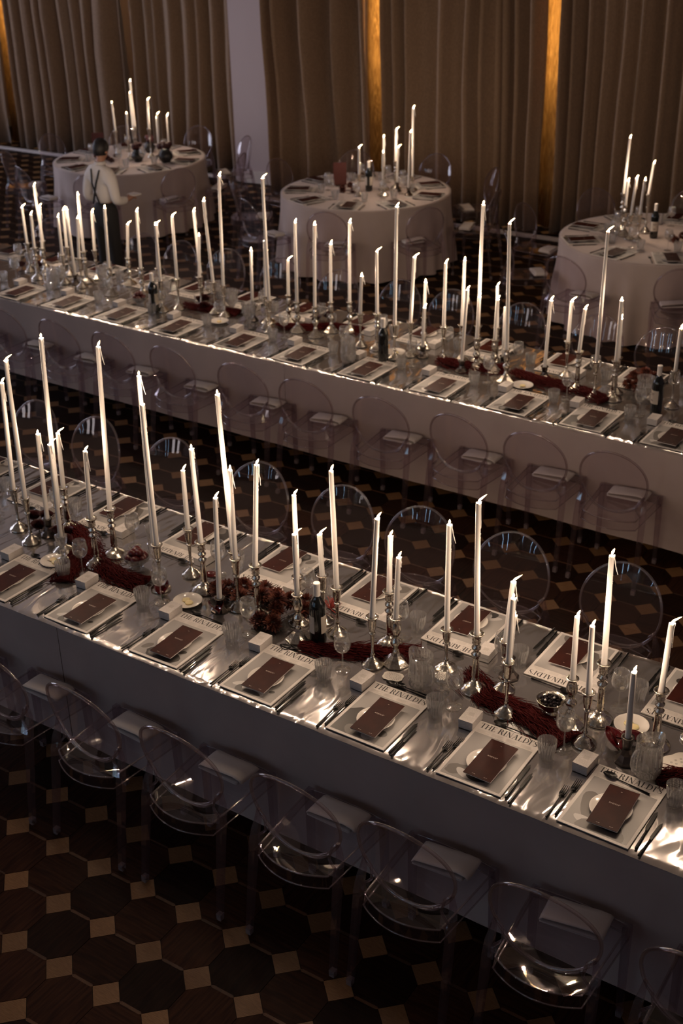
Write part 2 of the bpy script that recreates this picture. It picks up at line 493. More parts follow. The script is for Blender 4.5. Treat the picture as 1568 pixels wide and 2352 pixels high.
# ------------------------------------------------------------------ curtains
def curtain(x0, x1, y, label, seed, zt=ZC - 0.05, name='curtain', m_=None, amp=0.115, lean=0.0):
    rnd = random.Random(seed)
    xs = []; ys = []
    x = x0; ph = 0.0
    n = int((x1 - x0) / 0.02) + 1
    per = rnd.uniform(0.16, 0.3); a = amp
    for k in range(n + 1):
        xx = x0 + (x1 - x0) * k / n
        ph += 2 * PI * (x1 - x0) / n / per
        if ph > 2 * PI:
            ph -= 2 * PI
            per = rnd.choice((rnd.uniform(0.10, 0.2), rnd.uniform(0.2, 0.34), rnd.uniform(0.34, 0.6))); a = amp * rnd.uniform(0.6, 1.3) * min(1.25, 0.55 + per * 1.6)
        s_ = -math.cos(ph)
        s_ = s_ + 0.28 * math.sin(2 * ph + seed)
        xs.append(xx); ys.append(s_ * a)
    vs = []; fs = []
    R_ = 14
    for r in range(R_ + 1):
        t = r / R_
        z = 0.02 + (zt - 0.02) * t
        for k in range(n + 1):
            wob = noise.noise(Vector((xs[k] * 1.3, z * 0.7, seed))) * 0.035
            vs.append((xs[k] + wob * 0.8 + lean * (1 - t), y + ys[k] * (1.0 + 0.25 * math.sin(z * 1.1 + seed)) + wob, z))
    W_ = n + 1
    for r in range(R_):
        for k in range(n):
            fs.append((r * W_ + k, r * W_ + k + 1, (r + 1) * W_ + k + 1, (r + 1) * W_ + k))
    b = MB(); b.add(vs, fs)
    o = put(name, b.mesh(name, m_ or M['curtain']))
    sd = o.modifiers.new('thick', 'SOLIDIFY'); sd.thickness = 0.006
    return tag(o, label, 'curtain')
YC, YL = 10.47, 11.2
G1, G2, G3 = -4.47, -2.24, -11.62
curtain(-6.1, G1 - 0.12, YC, 'brown floor-length curtain between the bare wall strip and the golden streak', 11)
curtain(G1 + 0.07, G2 - 0.12, YC, 'brown floor-length curtain between the two golden streaks behind the middle round table', 12)
curtain(G2 + 0.075, 3.0, YC, 'brown floor-length curtain behind the round table farthest right', 13)
curtain(G3 + 0.07, -9.22, YL, 'brown curtain behind the waiter, with one fold slanting outwards', 14, lean=0.1)
curtain(-8.97, -7.20, YL, 'brown curtain ending at the bare wall strip, behind the farthest round table', 15)
curtain(-13.9, G3 - 0.18, YL, 'brown curtain in the far corner, left of its golden streak', 16)
for gx, gy, lab in ((G1, YC, 'added golden sheer strip, backlit as a light streak, behind the middle round table'), (G2, YC, 'added golden sheer strip, backlit as a light streak, towards the right'),
                    (G3, YL, 'added golden sheer strip, backlit as a light streak, in the far corner')):
    curtain(gx - 0.30, gx + 0.14, gy + 0.21, lab, 21 + int(gx), name='streak_sheer', m_=M['sheer'], amp=0.02)  # sheer added to stand for golden light shining in a curtain fold
    ld = bpy.data.lights.new('sheer_backlight', 'AREA'); ld.shape = 'RECTANGLE'; ld.size = 0.14; ld.size_y = 2.6  # unseen lamp added behind the sheer so the streak glows
    ld.energy = BACKLIGHT_W; ld.color = (1.0, 0.84, 0.60)
    lo = bpy.data.objects.new('sheer_backlight', ld); COL.objects.link(lo)
    lo.location = (gx, gy + 0.75, 2.95)
    lo.rotation_euler = (-PI / 2, 0, 0)

# ------------------------------------------------------------------ long tables
class Table:
    """near edge line: y = y0 + slope (x - x0); depth measured across"""
    def __init__(s, x0, y0, slope, depth):
        s.x0, s.y0, s.k, s.d = x0, y0, slope, depth
        s.a = math.atan(slope)
    def edge(s, x): return s.y0 + s.k * (x - s.x0)
TF = Table(1.36, 0.515, -0.0096, 1.178)
TR = Table(-0.8, 3.865, -0.0195, 1.172)
ZT = 0.75            # top of the silver cover
def long_table(T, xa, xb, seam, lab):
    d = T.d
    tb = thing('banquet_table', 'long banquet table hidden under cloth and silver cover, ' + lab, 'table', (0, 0, 0))
    b = MB(); b.box(xa + 0.02, xb - 0.02, T.edge(0) * 0 + 0.03, d - 0.03, 0.70, 0.735)
    org = put('table_top', b.mesh('table_top', M['wood'], False), tb)
    n = max(2, int((xb - xa) / 1.8))
    for i in range(n + 1):
        for v in (0.22, d - 0.22):
            b = MB(); x = xa + 0.1 + (xb - xa - 0.2) * i / n
            b.tube([(x, v, 0.70), (x, v, 0.0)], 0.022, 8)
            put('leg', b.mesh('leg', M['pewter']), tb)
    tb.location = (T.x0, T.y0, 0); tb.rotation_euler[2] = T.a
    return tb
def local_x(T, x): return x - T.x0
def cloth_for(T, xa, xb, label, seed, ends):
    """drape of one cloth: flat top and hanging sides, hem 9 cm above the floor"""
    d = T.d
    vs = []; fs = []
    hem = 0.095
    st = 0.05
    n = int((xb - xa) / st)
    rows = [0.0, 0.02, 0.1, 0.22, 0.36, 0.5, 0.6, 0.735 - hem]
    def prof(x, side):
        out = []
        for r in rows:
            z = 0.739 - r
            wv = noise.noise(Vector((x * 2.3, side * 7.0, seed))) * 0.022 + noise.noise(Vector((x * 7.0, side * 3.0, seed + z))) * 0.006
            off = 0.004 + (r / 0.64) * (0.004 + wv * 0.45)
            out.append((off, z + (0.004 * noise.noise(Vector((x * 3, 1, seed))) if r == rows[-1] else 0)))
        return out
    for k in range(n + 1):
        x = xa + (xb - xa) * k / n
        col = []
        for off, z in reversed(prof(x, 0)): col.append((x, -off, z))
        col.append((x, 0.02, 0.741)); col.append((x, d / 2, 0.741)); col.append((x, d - 0.02, 0.741))
        for off, z in prof(x, 1): col.append((x, d + off, z))
        vs += col
    m_ = len(vs) // (n + 1)
    for k in range(n):
        for r in range(m_ - 1):
            fs.append((k * m_ + r, (k + 1) * m_ + r, (k + 1) * m_ + r + 1, k * m_ + r + 1))
    b = MB(); b.add(vs, fs)
    o = put('tablecloth', b.mesh('tablecloth', M['cloth']), None, (T.x0, T.y0, 0), (0, 0, T.a))
    tag(o, label, 'tablecloth')
    # stitched hem as a part of the cloth
    b = MB()
    for side in (0, 1):
        p = []
        for k in range(n + 1):
            x = xa + (xb - xa) * k / n
            off, z = prof(x, side)[-1]
            p.append((x, -off if side == 0 else d + off, z + 0.002))
        b.tube(p, 0.003, 5)
    put('hem', b.mesh('hem', M['cloth']), o)
    return o
def foil_for(T, xa, xb, label, seed):
    d = T.d
    nx = int((xb - xa) / 0.018); ny = 64
    vs = []; fs = []
    for i in range(nx + 1):
        x = xa + (xb - xa) * i / nx
        for j in range(ny + 1):
            v = -0.012 + (d + 0.024) * j / ny
            e = min(v + 0.012, d + 0.012 - v)
            ed = math.exp(-max(e, 0) / 0.11)
            nn = noise.noise(Vector((x * 6.5, v * 2.2 + seed, seed)))
            n2 = noise.noise(Vector((x * 17, v * 4.0, seed + 3)))
            n3 = noise.noise(Vector((x * 1.7, v * 2.0, seed + 9)))
            z = 0.7475 + 0.0012 * n3 + (0.0006 + 0.0026 * ed) * nn + (0.0002 + 0.0006 * ed) * n2
            if e < 0.012: z -= 0.006 * (1 - e / 0.012) ** 1.5
            vs.append((x, v + 0.003 * noise.noise(Vector((x * 5, 0, seed))) * ed, z))
    W_ = ny + 1
    for i in range(nx):
        for j in range(ny):
            fs.append((i * W_ + j, (i + 1) * W_ + j, (i + 1) * W_ + j + 1, i * W_ + j + 1))
    b = MB(); b.add(vs, fs)
    o = put('silver_table_cover', b.mesh('silver_table_cover', M['foil']), None, (T.x0, T.y0, 0), (0, 0, T.a))
    return tag(o, label, 'table cover')
long_table(TF, -4.2, 2.6, None, 'nearest the camera')
long_table(TR, -5.4, 3.4, None, 'the rear of the two rows')
cloth_for(TF, -4.25, -0.150 - TF.x0, 'mauve linen cloth on the front long table, beyond the seam', 1, 0)
cloth_for(TF, -0.147 - TF.x0, 2.65, 'mauve linen cloth on the front long table, nearer the camera than the seam', 2, 0)
cloth_for(TR, -5.5, -1.23 + 0.8 , 'mauve linen cloth on the rear long table, end nearer the waiter', 3, 0)
cloth_for(TR, -1.227 + 0.8, 3.5, 'mauve linen cloth on the rear long table, end away from the waiter', 4, 0)
foil_for(TF, -4.25, 2.65, 'crinkled silver cover lying on the front long table', 5)
foil_for(TR, -5.5, 3.5, 'crinkled silver cover lying on the rear long table', 6)

# ------------------------------------------------------------------ clear plastic chair
def chair_meshes():
    H = {}
    def by(z, x):
        d = z - 0.47
        return 0.085 - 0.09 * d - 0.30 * d * max(d, 0) + 0.50 * x * x
    # back: oval disc, gently dished
    cx, cz, rx, rz = 0.0, 0.675, 0.205, 0.203
    b = MB()
    vs = [(cx, by(cz, 0), cz)]; fs = []
    nr, ns = 7, 44
    def opt(t, a):
        x = cx + rx * t * math.sin(a); z = cz + rz * t * math.cos(a)
        return (x, by(z, x), z)
    for r in range(1, nr + 1):
        for k in range(ns): vs.append(opt(r / nr, 2 * PI * k / ns))
    for k in range(ns): fs.append((0, 1 + k, 1 + (k + 1) % ns))
    for r in range(nr - 1):
        for k in range(ns):
            a, c_ = 1 + r * ns + k, 1 + r * ns + (k + 1) % ns
            fs.append((a, a + ns, c_ + ns, c_))
    b.add(vs, fs)
    H['back_panel'] = b.mesh('back_panel', M['acryl'])
    b = MB()
    b.tube([opt(1.0, 2 * PI * k / 56) for k in range(56)], 0.0072, 8, closed=True)
    H['back_rim'] = b.mesh('back_rim', M['rim'])
    # inner lower bow of the back that meets the seat
    b = MB()
    pts = []
    for k in range(21):
        a = PI * (0.68 + 0.64 * k / 20)
        x = 0.178 * math.sin(a) * -1; z = 0.615 + 0.155 * math.cos(a)
        pts.append((x, by(z, x) - 0.012 + 0.02 * (1 - abs(x) / 0.18), z))
    b.tube(pts, 0.0055, 6)
    H['lower_bow'] = b.mesh('lower_bow', M['rim'])
    # seat
    def seat_pt(u, v):           # u -1..1 across, v 0 rear .. 1 front
        hw = 0.163 + 0.022 * v
        x = hw * u
        y = 0.045 + 0.380 * v
        if v < 0.5: y -= (0.052 * (1 - u * u)) * (1 - v * 2)
        else: y += 0.012 * (1 - u * u) * (v * 2 - 1)
        z = 0.455 - 0.016 * (1 - u * u) * math.sin(PI * min(1, v * 1.05))
        return (x, y, z)
    b = MB(); vs = []; fs = []
    nu, nv = 14, 14
    for j in range(nv + 1):
        for i in range(nu + 1): vs.append(seat_pt(-1 + 2 * i / nu, j / nv))
    for j in range(nv):
        for i in range(nu):
            a = j * (nu + 1) + i
            fs.append((a, a + 1, a + nu + 2, a + nu + 1))
    b.add(vs, fs)
    H['seat'] = b.mesh('seat', M['acryl'])
    ring = [seat_pt(-1 + 2 * i / nu, 0) for i in range(nu + 1)] + [seat_pt(1, j / nv) for j in range(1, nv + 1)] + \
           [seat_pt(1 - 2 * i / nu, 1) for i in range(1, nu + 1)] + [seat_pt(-1, 1 - j / nv) for j in range(1, nv)]
    b = MB(); vs = []; fs = []
    n = len(ring)
    
    for x, y, z in ring: vs.append((x, y, z))
    for x, y, z in ring:
        t = (y - 0.0) / 0.46
        vs.append((x * 1.03, 0.22 + (y - 0.22) * 1.02, 0.455 - 0.055 + 0.02 * (1 - min(1, abs(x) / 0.17)) * (0.4 if t > 0.5 else 0.0)))
    for k in range(n): fs.append((k, (k + 1) % n, n + (k + 1) % n, n + k))
    b.add(vs, fs)
    H['apron'] = b.mesh('apron', M['acryl'])
    b = MB(); b.tube(ring, 0.0045, 6, closed=True)
    b.tube(vs[n:], 0.0035, 6, closed=True)
    H['seat_edge'] = b.mesh('seat_edge', M['rim'])
    def leg(pts, rs):
        b = MB(); b.tube(pts, rs, 4, sq=True)
        return b.mesh('leg', M['leg'], False)
    for s, nm in ((-1, 'rl'), (1, 'rr')):
        H[nm] = leg([(s * 0.186, by(0.60, 0.186), 0.60), (s * 0.193, 0.085, 0.545), (s * 0.197, 0.072, 0.50), (s * 0.199, 0.058, 0.44), (s * 0.2025, 0.025, 0.2), (s * 0.205, 0.0, 0.022)],
                    [0.009, 0.015, 0.020, 0.0215, 0.0185, 0.0165])
        b = MB(); b.tube([(s * 0.205, 0.0, 0.03), (s * 0.2053, -0.002, 0.0)], [0.0172, 0.0158], 4, sq=True)
        H[nm + 'c'] = b.mesh('foot_cap', M['cap'], False)
        nm2 = 'fl' if s < 0 else 'fr'
        H[nm2] = leg([(s * 0.181, 0.418, 0.462), (s * 0.182, 0.418, 0.44), (s * 0.184, 0.420, 0.2), (s * 0.186, 0.422, 0.022)], [0.020, 0.0215, 0.0185, 0.0165])
        b = MB(); b.tube([(s * 0.186, 0.422, 0.03), (s * 0.186, 0.422, 0.0)], [0.0172, 0.0158], 4, sq=True)
        H[nm2 + 'c'] = b.mesh('foot_cap', M['cap'], False)
        # kite-shaped corner web between shoulder and back
        b = MB()
        b.tube([(s * 0.190, by(0.60, 0.19), 0.60), (s * 0.158, 0.085, 0.565), (s * 0.150, 0.075, 0.512), (s * 0.183, 0.07, 0.475)], 0.006, 6)
        b.add([(s * 0.150, 0.075, 0.512), (s * 0.158, 0.05, 0.455), (s * 0.19, 0.06, 0.455), (s * 0.183, 0.07, 0.475)], [(0, 1, 2, 3)])
        H['w' + nm] = b.mesh('corner_web', M['rim'])
    return H
CH = chair_meshes()
def chair(x, y, rz, label, group=None):
    t = thing('dining_chair', label, 'chair', (x, y, 0), rz, group)
    for k in ('back_panel', 'back_rim', 'lower_bow', 'seat', 'apron', 'seat_edge'): put(k, CH[k], t)
    for k in ('rl', 'rr', 'fl', 'fr'):
        l = put('leg', CH[k], t)
        put('foot_cap', CH[k + 'c'], l)
    for k in ('wrl', 'wrr'): put('corner_web', CH[k], t)
    return t

# napkin: linen folded in three, rolled edge towards one side
def napkin_mesh(seed):
    rnd = random.Random(seed)
    b = MB()
    L_, W_ = 0.215, 0.118
    prof = []
    # cross section along x: a flat S of three layers seen from the rolled end
    path = [(-L_ / 2, 0.004), (L_ / 2 - 0.012, 0.004), (L_ / 2, 0.011), (L_ / 2 - 0.014, 0.018), (-L_ / 2 + 0.01, 0.0135), (-L_ / 2, 0.019), (-L_ / 2 + 0.012, 0.0245),
            (0, 0.031), (L_ / 2 - 0.03, 0.037), (L_ / 2 + 0.008, 0.033), (L_ / 2 + 0.018, 0.022)]
    vs = []; fs = []
    nv = 6
    for k, (x, z) in enumerate(path):
        for j in range(nv + 1):
            v = j / nv
            vs.append((x + 0.006 * (v - 0.5) * rnd.uniform(0.4, 1), -W_ / 2 + W_ * v, z - 0.002 + 0.003 * math.sin(v * PI + k)))
    for k in range(len(path) - 1):
        for j in range(nv):
            a = k * (nv + 1) + j
            fs.append((a, a + 1, a + nv + 2, a + nv + 1))
    b.add(vs, fs)
    return b.mesh('napkin', M['napkin'])
NAP = [napkin_mesh(k) for k in range(3)]
def napkin(cx, cy, rz, label, k, group=None):
    """lies on the front of the seat; cx, cy, rz are the chair's"""
    c, s = math.cos(rz), math.sin(rz)
    lx, ly = 0.005, 0.345
    o = put('napkin', NAP[k % 3], None, (cx + c * lx - s * ly, cy + s * lx + c * ly, 0.452), (0, 0, rz + random.uniform(-0.05, 0.09)))
    sd = o.modifiers.new('thick', 'SOLIDIFY'); sd.thickness = 0.0045
    return tag(o, label, 'napkin', group)

XCF = [-0.70, -0.16, 0.39, 0.931, 1.49, 1.98, 2.53, 3.07]
for n, x in enumerate(XCF):
    rz = random.uniform(-0.05, 0.05)
    y = TF.edge(x) - 0.47 + random.uniform(-0.004, 0.004)
    chair(x, y, rz, 'clear plastic chair, %s from left, near side of front table' % ordinal(n + 1), 'clear chairs at the front table')
    napkin(x, y, rz, 'folded linen napkin on chair %s from left, near side of front table' % ordinal(n + 1), n, 'napkins on the chairs')
XCB = [-1.97, -1.45, -0.84, -0.20, 0.38, 0.86, 1.395, 1.98]
for n, x in enumerate(XCB):
    rz = PI + random.uniform(-0.05, 0.05)
    chair(x, TF.edge(x) + TF.d + 0.53, rz, 'clear plastic chair, %s from left, aisle side of front table' % ordinal(n + 1), 'clear chairs at the front table')
XRN = [-4.25, -3.65, -3.07, -2.52, -1.94, -1.30, -0.76, -0.17, 0.39, 0.915, 1.42]
for n, x in enumerate(XRN):
    rz = random.uniform(-0.06, 0.06)
    y = TR.edge(x) - 0.468 + random.uniform(-0.01, 0.01)
    chair(x, y, rz, 'clear plastic chair, %s from left, aisle side of rear table' % ordinal(n + 1), 'clear chairs at the rear table')
    napkin(x, y, rz, 'folded linen napkin on chair %s from left, aisle side of rear table' % ordinal(n + 1), n + 1, 'napkins on the chairs')
XRF = [-5.25, -4.08, -3.6, -3.08, -2.5, -1.86, -1.27, -0.79, -0.16, 0.44, 0.955, 1.5]
for n, x in enumerate(XRF):
    chair(x, TR.edge(x) + TR.d + 0.56 + random.uniform(-0.03, 0.03), PI + random.uniform(-0.08, 0.08),
          'clear plastic chair, %s from left, curtain side of rear table' % ordinal(n + 1), 'clear chairs at the rear table')

# ------------------------------------------------------------------ lettering: high-contrast roman capitals built from polygons
TK, TN, SF = 0.15, 0.045, 0.035
def R4(x0, y0, x1, y1): return [(x0, y0), (x1, y0), (x1, y1), (x0, y1)]
def serif(xc, y, w_=0.34): return R4(xc - w_ / 2, y, xc + w_ / 2, y + SF)
def stem(xc, t=TK): return [R4(xc - t / 2, 0, xc + t / 2, 1), serif(xc, 0), serif(xc, 1 - SF)]
def arc_strip(f_out, f_in, n=14):
    return [[f_out(k / n), f_out((k + 1) / n), f_in((k + 1) / n), f_in(k / n)] for k in range(n)]
def diag(x0, y0, x1, y1, t): return [(x0 - t / 2, y0), (x0 + t / 2, y0), (x1 + t / 2, y1), (x1 - t / 2, y1)]
def bowl(x0, y0, y1, wd):
    cy, h = (y0 + y1) / 2, (y1 - y0) / 2
    fo = lambda t: (x0 + wd * math.cos(PI * (t - 0.5)) ** 0.8 if 0 < t < 1 else x0, cy + h * math.sin(PI * (t - 0.5)))
    fi = lambda t: (x0 + (wd - TK * 0.95) * math.cos(PI * (t - 0.5)) ** 0.8 if 0 < t < 1 else x0, cy + (h - TN) * math.sin(PI * (t - 0.5)))
    return arc_strip(fo, fi, 16)
def glyph(ch):
    if ch == 'T': return 0.74, stem(0.36) + [R4(0.02, 1 - SF, 0.70, 1), [(0.02, 1), (0.02, 0.78), (0.045, 0.78), (0.10, 1 - SF)], [(0.70, 1), (0.70, 0.78), (0.675, 0.78), (0.62, 1 - SF)]]
    if ch == 'H': return 0.86, stem(0.18) + stem(0.66) + [R4(0.18, 0.49, 0.66, 0.49 + TN)]
    if ch == 'E': return 0.66, stem(0.18) + [R4(0.18, 0, 0.58, SF), R4(0.18, 1 - SF, 0.56, 1), R4(0.18, 0.49, 0.44, 0.49 + TN), [(0.58, 0), (0.61, 0.26), (0.585, 0.26), (0.50, SF)], [(0.56, 1), (0.56, 0.80), (0.535, 0.80), (0.48, 1 - SF)], R4(0.42, 0.40, 0.445, 0.63)]
    if ch == 'R': return 0.80, stem(0.18) + bowl(0.22, 0.48, 1.0, 0.40) + [[(0.40, 0.50), (0.55, 0.50), (0.74, 0.02), (0.58, 0.02)], R4(0.58, 0, 0.80, SF)]
    if ch == 'I': return 0.38, stem(0.19)
    if ch == 'N': return 0.86, [R4(0.14, 0, 0.14 + TN, 1), serif(0.16, 0, 0.26), R4(0.68, 0, 0.68 + TN, 1), serif(0.70, 1 - SF, 0.26), diag(0.16, 1, 0.66, 0, 0.17), R4(0.02, 1 - SF, 0.2, 1)]
    if ch == 'A': return 0.84, [diag(0.12, 0, 0.40, 1, TN * 1.2), diag(0.66, 0, 0.42, 1, 0.165), R4(0.20, 0.33, 0.60, 0.33 + TN), serif(0.11, 0, 0.24), serif(0.67, 0, 0.32)]
    if ch == 'L': return 0.64, stem(0.18) + [R4(0.18, 0, 0.58, SF), [(0.58, 0), (0.61, 0.28), (0.585, 0.28), (0.50, SF)]]
    if ch == 'D': return 0.86, stem(0.18) + bowl(0.22, 0.0, 1.0, 0.56)
    if ch == "'": return 0.22, [[(0.05, 1.0), (0.17, 1.0), (0.10, 0.72), (0.06, 0.72)]]
    if ch == 'S':
        P = [(0.50, 0.80), (0.44, 0.95), (0.29, 0.98), (0.14, 0.90), (0.11, 0.76), (0.19, 0.62), (0.33, 0.51), (0.46, 0.39), (0.50, 0.25), (0.43, 0.08), (0.28, 0.02), (0.13, 0.07), (0.06, 0.24)]
        Wd = [0.02, 0.03, 0.03, 0.08, 0.12, 0.15, 0.16, 0.15, 0.13, 0.08, 0.03, 0.03, 0.02]
        out = []
        q = []
        for k, (x, y) in enumerate(P):
            x0, y0 = P[max(k - 1, 0)]; x1, y1 = P[min(k + 1, len(P) - 1)]
            dx, dy = x1 - x0, y1 - y0
            l = math.hypot(dx, dy)
            nx, ny = -dy / l, dx / l
            q.append(((x + nx * Wd[k] / 2, y + ny * Wd[k] / 2), (x - nx * Wd[k] / 2, y - ny * Wd[k] / 2)))
        for k in range(len(q) - 1): out.append([q[k][0], q[k + 1][0], q[k + 1][1], q[k][1]])
        out += [R4(0.485, 0.66, 0.51, 0.86), R4(0.055, 0.16, 0.08, 0.34)]
        return 0.58, out
    return 0.30, []
def lettering(text, width, z, name='title_lettering', m_=None):
    x = 0; polys = []
    for ch in text:
        w_, pl = glyph(ch)
        for p in pl: polys.append([(x + a, c) for a, c in p])
        x += w_
    s = width / x
    b = MB()
    for k, p in enumerate(polys): b.poly([(a * s, c * s * 1.06) for a, c in p], z + 0.00002 * (k % 5))
    return b.mesh(name, m_ or M['ink'], False), s

# ------------------------------------------------------------------ magazine, plate, menu, cutlery, box
MW, MH = 0.278, 0.381
b = MB(); b.box(0, MW, 0, MH, 0, 0.0042)
for k in range(3): b.box(-0.0006 * k, MW - 0.0006 * k + 0.0004, 0.0005 * k, MH - 0.0003 * k, -0.0001 + 0.0012 * k, 0.0008 + 0.0012 * k)
MAG = b.mesh('magazine', M['paper'], False)
PX0, PX1, PY0, PY1 = 0.0125, MW - 0.0125, 0.0135, 0.305
b = MB(); b.box(PX0, PX1, PY0, PY1, 0.0042, 0.0046); PHOTO = b.mesh('cover_photo', M['photo'], False)
TITLE, _s = lettering("THE RINALDI'S", MW - 0.026, 0.0047)
b = MB(); rnd = random.Random(2)
for col in range(4):
    for row in range(5):
        x = 0.016 + col * 0.064
        b.poly(R4(x, 0.3095 + row * 0.0042, x + 0.056 * rnd.uniform(0.6, 1), 0.3109 + row * 0.0042), 0.0046)
SMALL = b.mesh('small_print', M['inkgrey'], False)
def blob(cx, cy, rx, ry, n=22, rot=0.0, wob=0.08, seed=0, a0=0.0, a1=2 * PI):
    out = []
    for k in range(n):
        a = a0 + (a1 - a0) * k / (n if a1 - a0 > 6.28 else n - 1)
        q = 1 + wob * noise.noise(Vector((math.cos(a) * 1.5, math.sin(a) * 1.5, seed)))
        x, y = rx * q * math.cos(a), ry * q * math.sin(a)
        out.append((cx + x * math.cos(rot) - y * math.sin(rot), cy + x * math.sin(rot) + y * math.cos(rot)))
    return [(min(max(x, PX0 + 0.001), PX1 - 0.001), min(max(y, PY0 + 0.001), PY1 - 0.001)) for x, y in out]
FIG = []
def fig(parts):
    bs = {}
    for k, (tone, pts) in enumerate(parts):
        bs.setdefault(tone, MB()).poly(pts, 0.00462 + 0.00005 * k)
    FIG.append([(t, bb.mesh('photo_figure', M[t], False)) for t, bb in bs.items()])
fig([('pmid', blob(0.09, 0.12, 0.045, 0.11, rot=0.5, seed=1)), ('plight', blob(0.10, 0.05, 0.062, 0.022, rot=-0.25)), ('pmid', blob(0.155, 0.022, 0.095, 0.062, seed=3)), ('pdark', blob(0.165, 0.075, 0.062, 0.028, rot=-0.2, seed=5))])          # wide hat
fig([('pmid', blob(0.06, 0.06, 0.045, 0.03, rot=0.6, seed=2, wob=0.3)), ('plight', blob(0.095, 0.05, 0.04, 0.018, rot=-0.5)), ('pdark', blob(0.15, 0.055, 0.045, 0.026, seed=7)), ('pdark', blob(0.19, 0.085, 0.02, 0.016))])          # hand and dark hair
fig([('pdark', blob(0.06, 0.06, 0.075, 0.14, seed=4, wob=0.2)), ('pmid', blob(0.13, 0.04, 0.07, 0.04, rot=-0.3)), ('plight', blob(0.175, 0.055, 0.03, 0.035, rot=-0.3)), ('pdark', blob(0.215, 0.085, 0.026, 0.021)), ('pdark', blob(0.16, 0.09, 0.018, 0.02))])  # sunglasses
fig([('plight', blob(0.09, 0.07, 0.055, 0.018, rot=0.45)), ('pdark', blob(0.1, 0.035, 0.035, 0.03, seed=8)), ('plight', blob(0.15, 0.045, 0.062, 0.03, rot=-0.2)), ('pmid', blob(0.15, 0.03, 0.05, 0.017)), ('pdark', blob(0.225, 0.08, 0.014, 0.009, rot=0.5))])   # pale hat
fig([('pdark', blob(0.15, 0.05, 0.085, 0.055, seed=9, wob=0.25)), ('pmid', blob(0.05, 0.075, 0.03, 0.016, rot=1.0)), ('pdark', blob(0.225, 0.11, 0.02, 0.012, rot=0.7)), ('pmid', blob(0.11, 0.045, 0.028, 0.02, seed=11))])   # black dress
FIGW = ['a wide dark hat', 'a hand by dark hair', 'a face in sunglasses', 'a pale hat', 'a black dress']
prof = [(0.0001, 0.0), (0.045, 0.0), (0.05, 0.003), (0.072, 0.009), (0.0785, 0.0125), (0.0795, 0.0135), (0.078, 0.0142), (0.07, 0.0115), (0.05, 0.0062), (0.0001, 0.0055)]
b = MB(); b.lathe(prof, 36); PLATE = b.mesh('side_plate', M['china'])
mw, mh = 0.117, 0.236
b = MB(); b.box(0, mw, 0, mh, 0.0042, 0.0056); MCOV = b.mesh('menu_booklet', M['menu'], False)
b = MB(); b.box(0.001, mw - 0.001, 0.001, mh - 0.001, 0.0, 0.0014); b.box(0.0016, mw + 0.0012, 0.0012, mh - 0.001, 0.0014, 0.0028); b.box(0.001, mw - 0.0003, 0.0008, mh - 0.001, 0.0028, 0.0042)
MPAG = b.mesh('inner_pages', M['paper'], False)
b = MB(); rnd = random.Random(4)
for r, (x, n) in enumerate(((0.034, 3), (0.034, 2))):
    xx = x
    for k in range(n * 2):
        l = rnd.uniform(0.004, 0.010)
        b.poly(R4(xx, 0.138 - r * 0.0042, xx + l, 0.1396 - r * 0.0042), 0.0058); xx += l + 0.0022
for x, y in ((0.032, 0.012), (0.083, 0.012), (0.052, 0.21)):
    xx = x
    for k in range(2 if y < 0.1 else 1):
        b.poly(R4(xx, y, xx + 0.006, y + 0.0014), 0.0058); xx += 0.0075
MPRT = b.mesh('printed_lines', M['goldprint'], False)

def fork_mesh(L_):
    b = MB()
    hl = L_ * 0.58
    b.tube([(0, 0, 0.003), (0, 0.004, 0.0035), (0, hl * 0.5, 0.0035), (0, hl, 0.0032), (0, L_ * 0.66, 0.004), (0, L_ * 0.70, 0.003)], [0.0038, 0.0048, 0.0036, 0.0026, 0.0026, 0.004], 7)
    p = [(-0.004, L_ * 0.68), (-0.0115, L_ * 0.735), (-0.0125, L_ * 0.775), (0.0125, L_ * 0.775), (0.0115, L_ * 0.735), (0.004, L_ * 0.68)]
    b.poly(list(reversed(p)), 0.0015, 0.002)
    for k in range(4):
        x = -0.0108 + k * 0.0072
        b.tube([(x, L_ * 0.77, 0.0025), (x, L_ * 0.87, 0.0022), (x * 0.95, L_, 0.006)], [0.0021, 0.0018, 0.0009], 5)
    return b.mesh('fork', M['blackm'])
def knife_mesh(L_, wide=0.0095):
    b = MB()
    b.tube([(0, 0, 0.004), (0, 0.004, 0.004), (0, L_ * 0.25, 0.004), (0, L_ * 0.43, 0.004), (0, L_ * 0.48, 0.004)], [0.0042, 0.0055, 0.0042, 0.0034, 0.0050], 7)
    pts = [(-0.003, L_ * 0.47), (0.004, L_ * 0.47), (0.0042, L_ * 0.8), (0.0035, L_ * 0.95), (0.001, L_), (-wide * 0.8, L_ * 0.93), (-wide, L_ * 0.8), (-wide, L_ * 0.55)]
    b.poly(pts, 0.0025, 0.0022)
    return b.mesh('knife', M['blackm'], False)
def spoon_mesh(L_, bw):
    b = MB()
    b.tube([(0, 0, 0.003), (0, L_ * 0.3, 0.004), (0, L_ * 0.55, 0.0035), (0, L_ * 0.73, 0.0025)], [0.0046, 0.003, 0.0022, 0.0024], 6)
    vs = []; fs = []
    nr, ns = 4, 18
    cy, ry = L_ * 0.86, L_ * 0.15
    vs.append((0, cy, 0.0008))
    for r in range(1, nr + 1):
        t = r / nr
        for k in range(ns):
            a = 2 * PI * k / ns
            vs.append((bw * t * math.sin(a) * (1 - 0.15 * math.cos(a)), cy + ry * t * math.cos(a), 0.0008 + 0.0075 * t * t))
    for k in range(ns): fs.append((0, 1 + (k + 1) % ns, 1 + k))
    for r in range(nr - 1):
        for k in range(ns):
            a, c_ = 1 + r * ns + k, 1 + r * ns + (k + 1) % ns
            fs.append((a, c_, c_ + ns, a + ns))
    b.add(vs, fs)
    return b.mesh('spoon', M['blackm'])
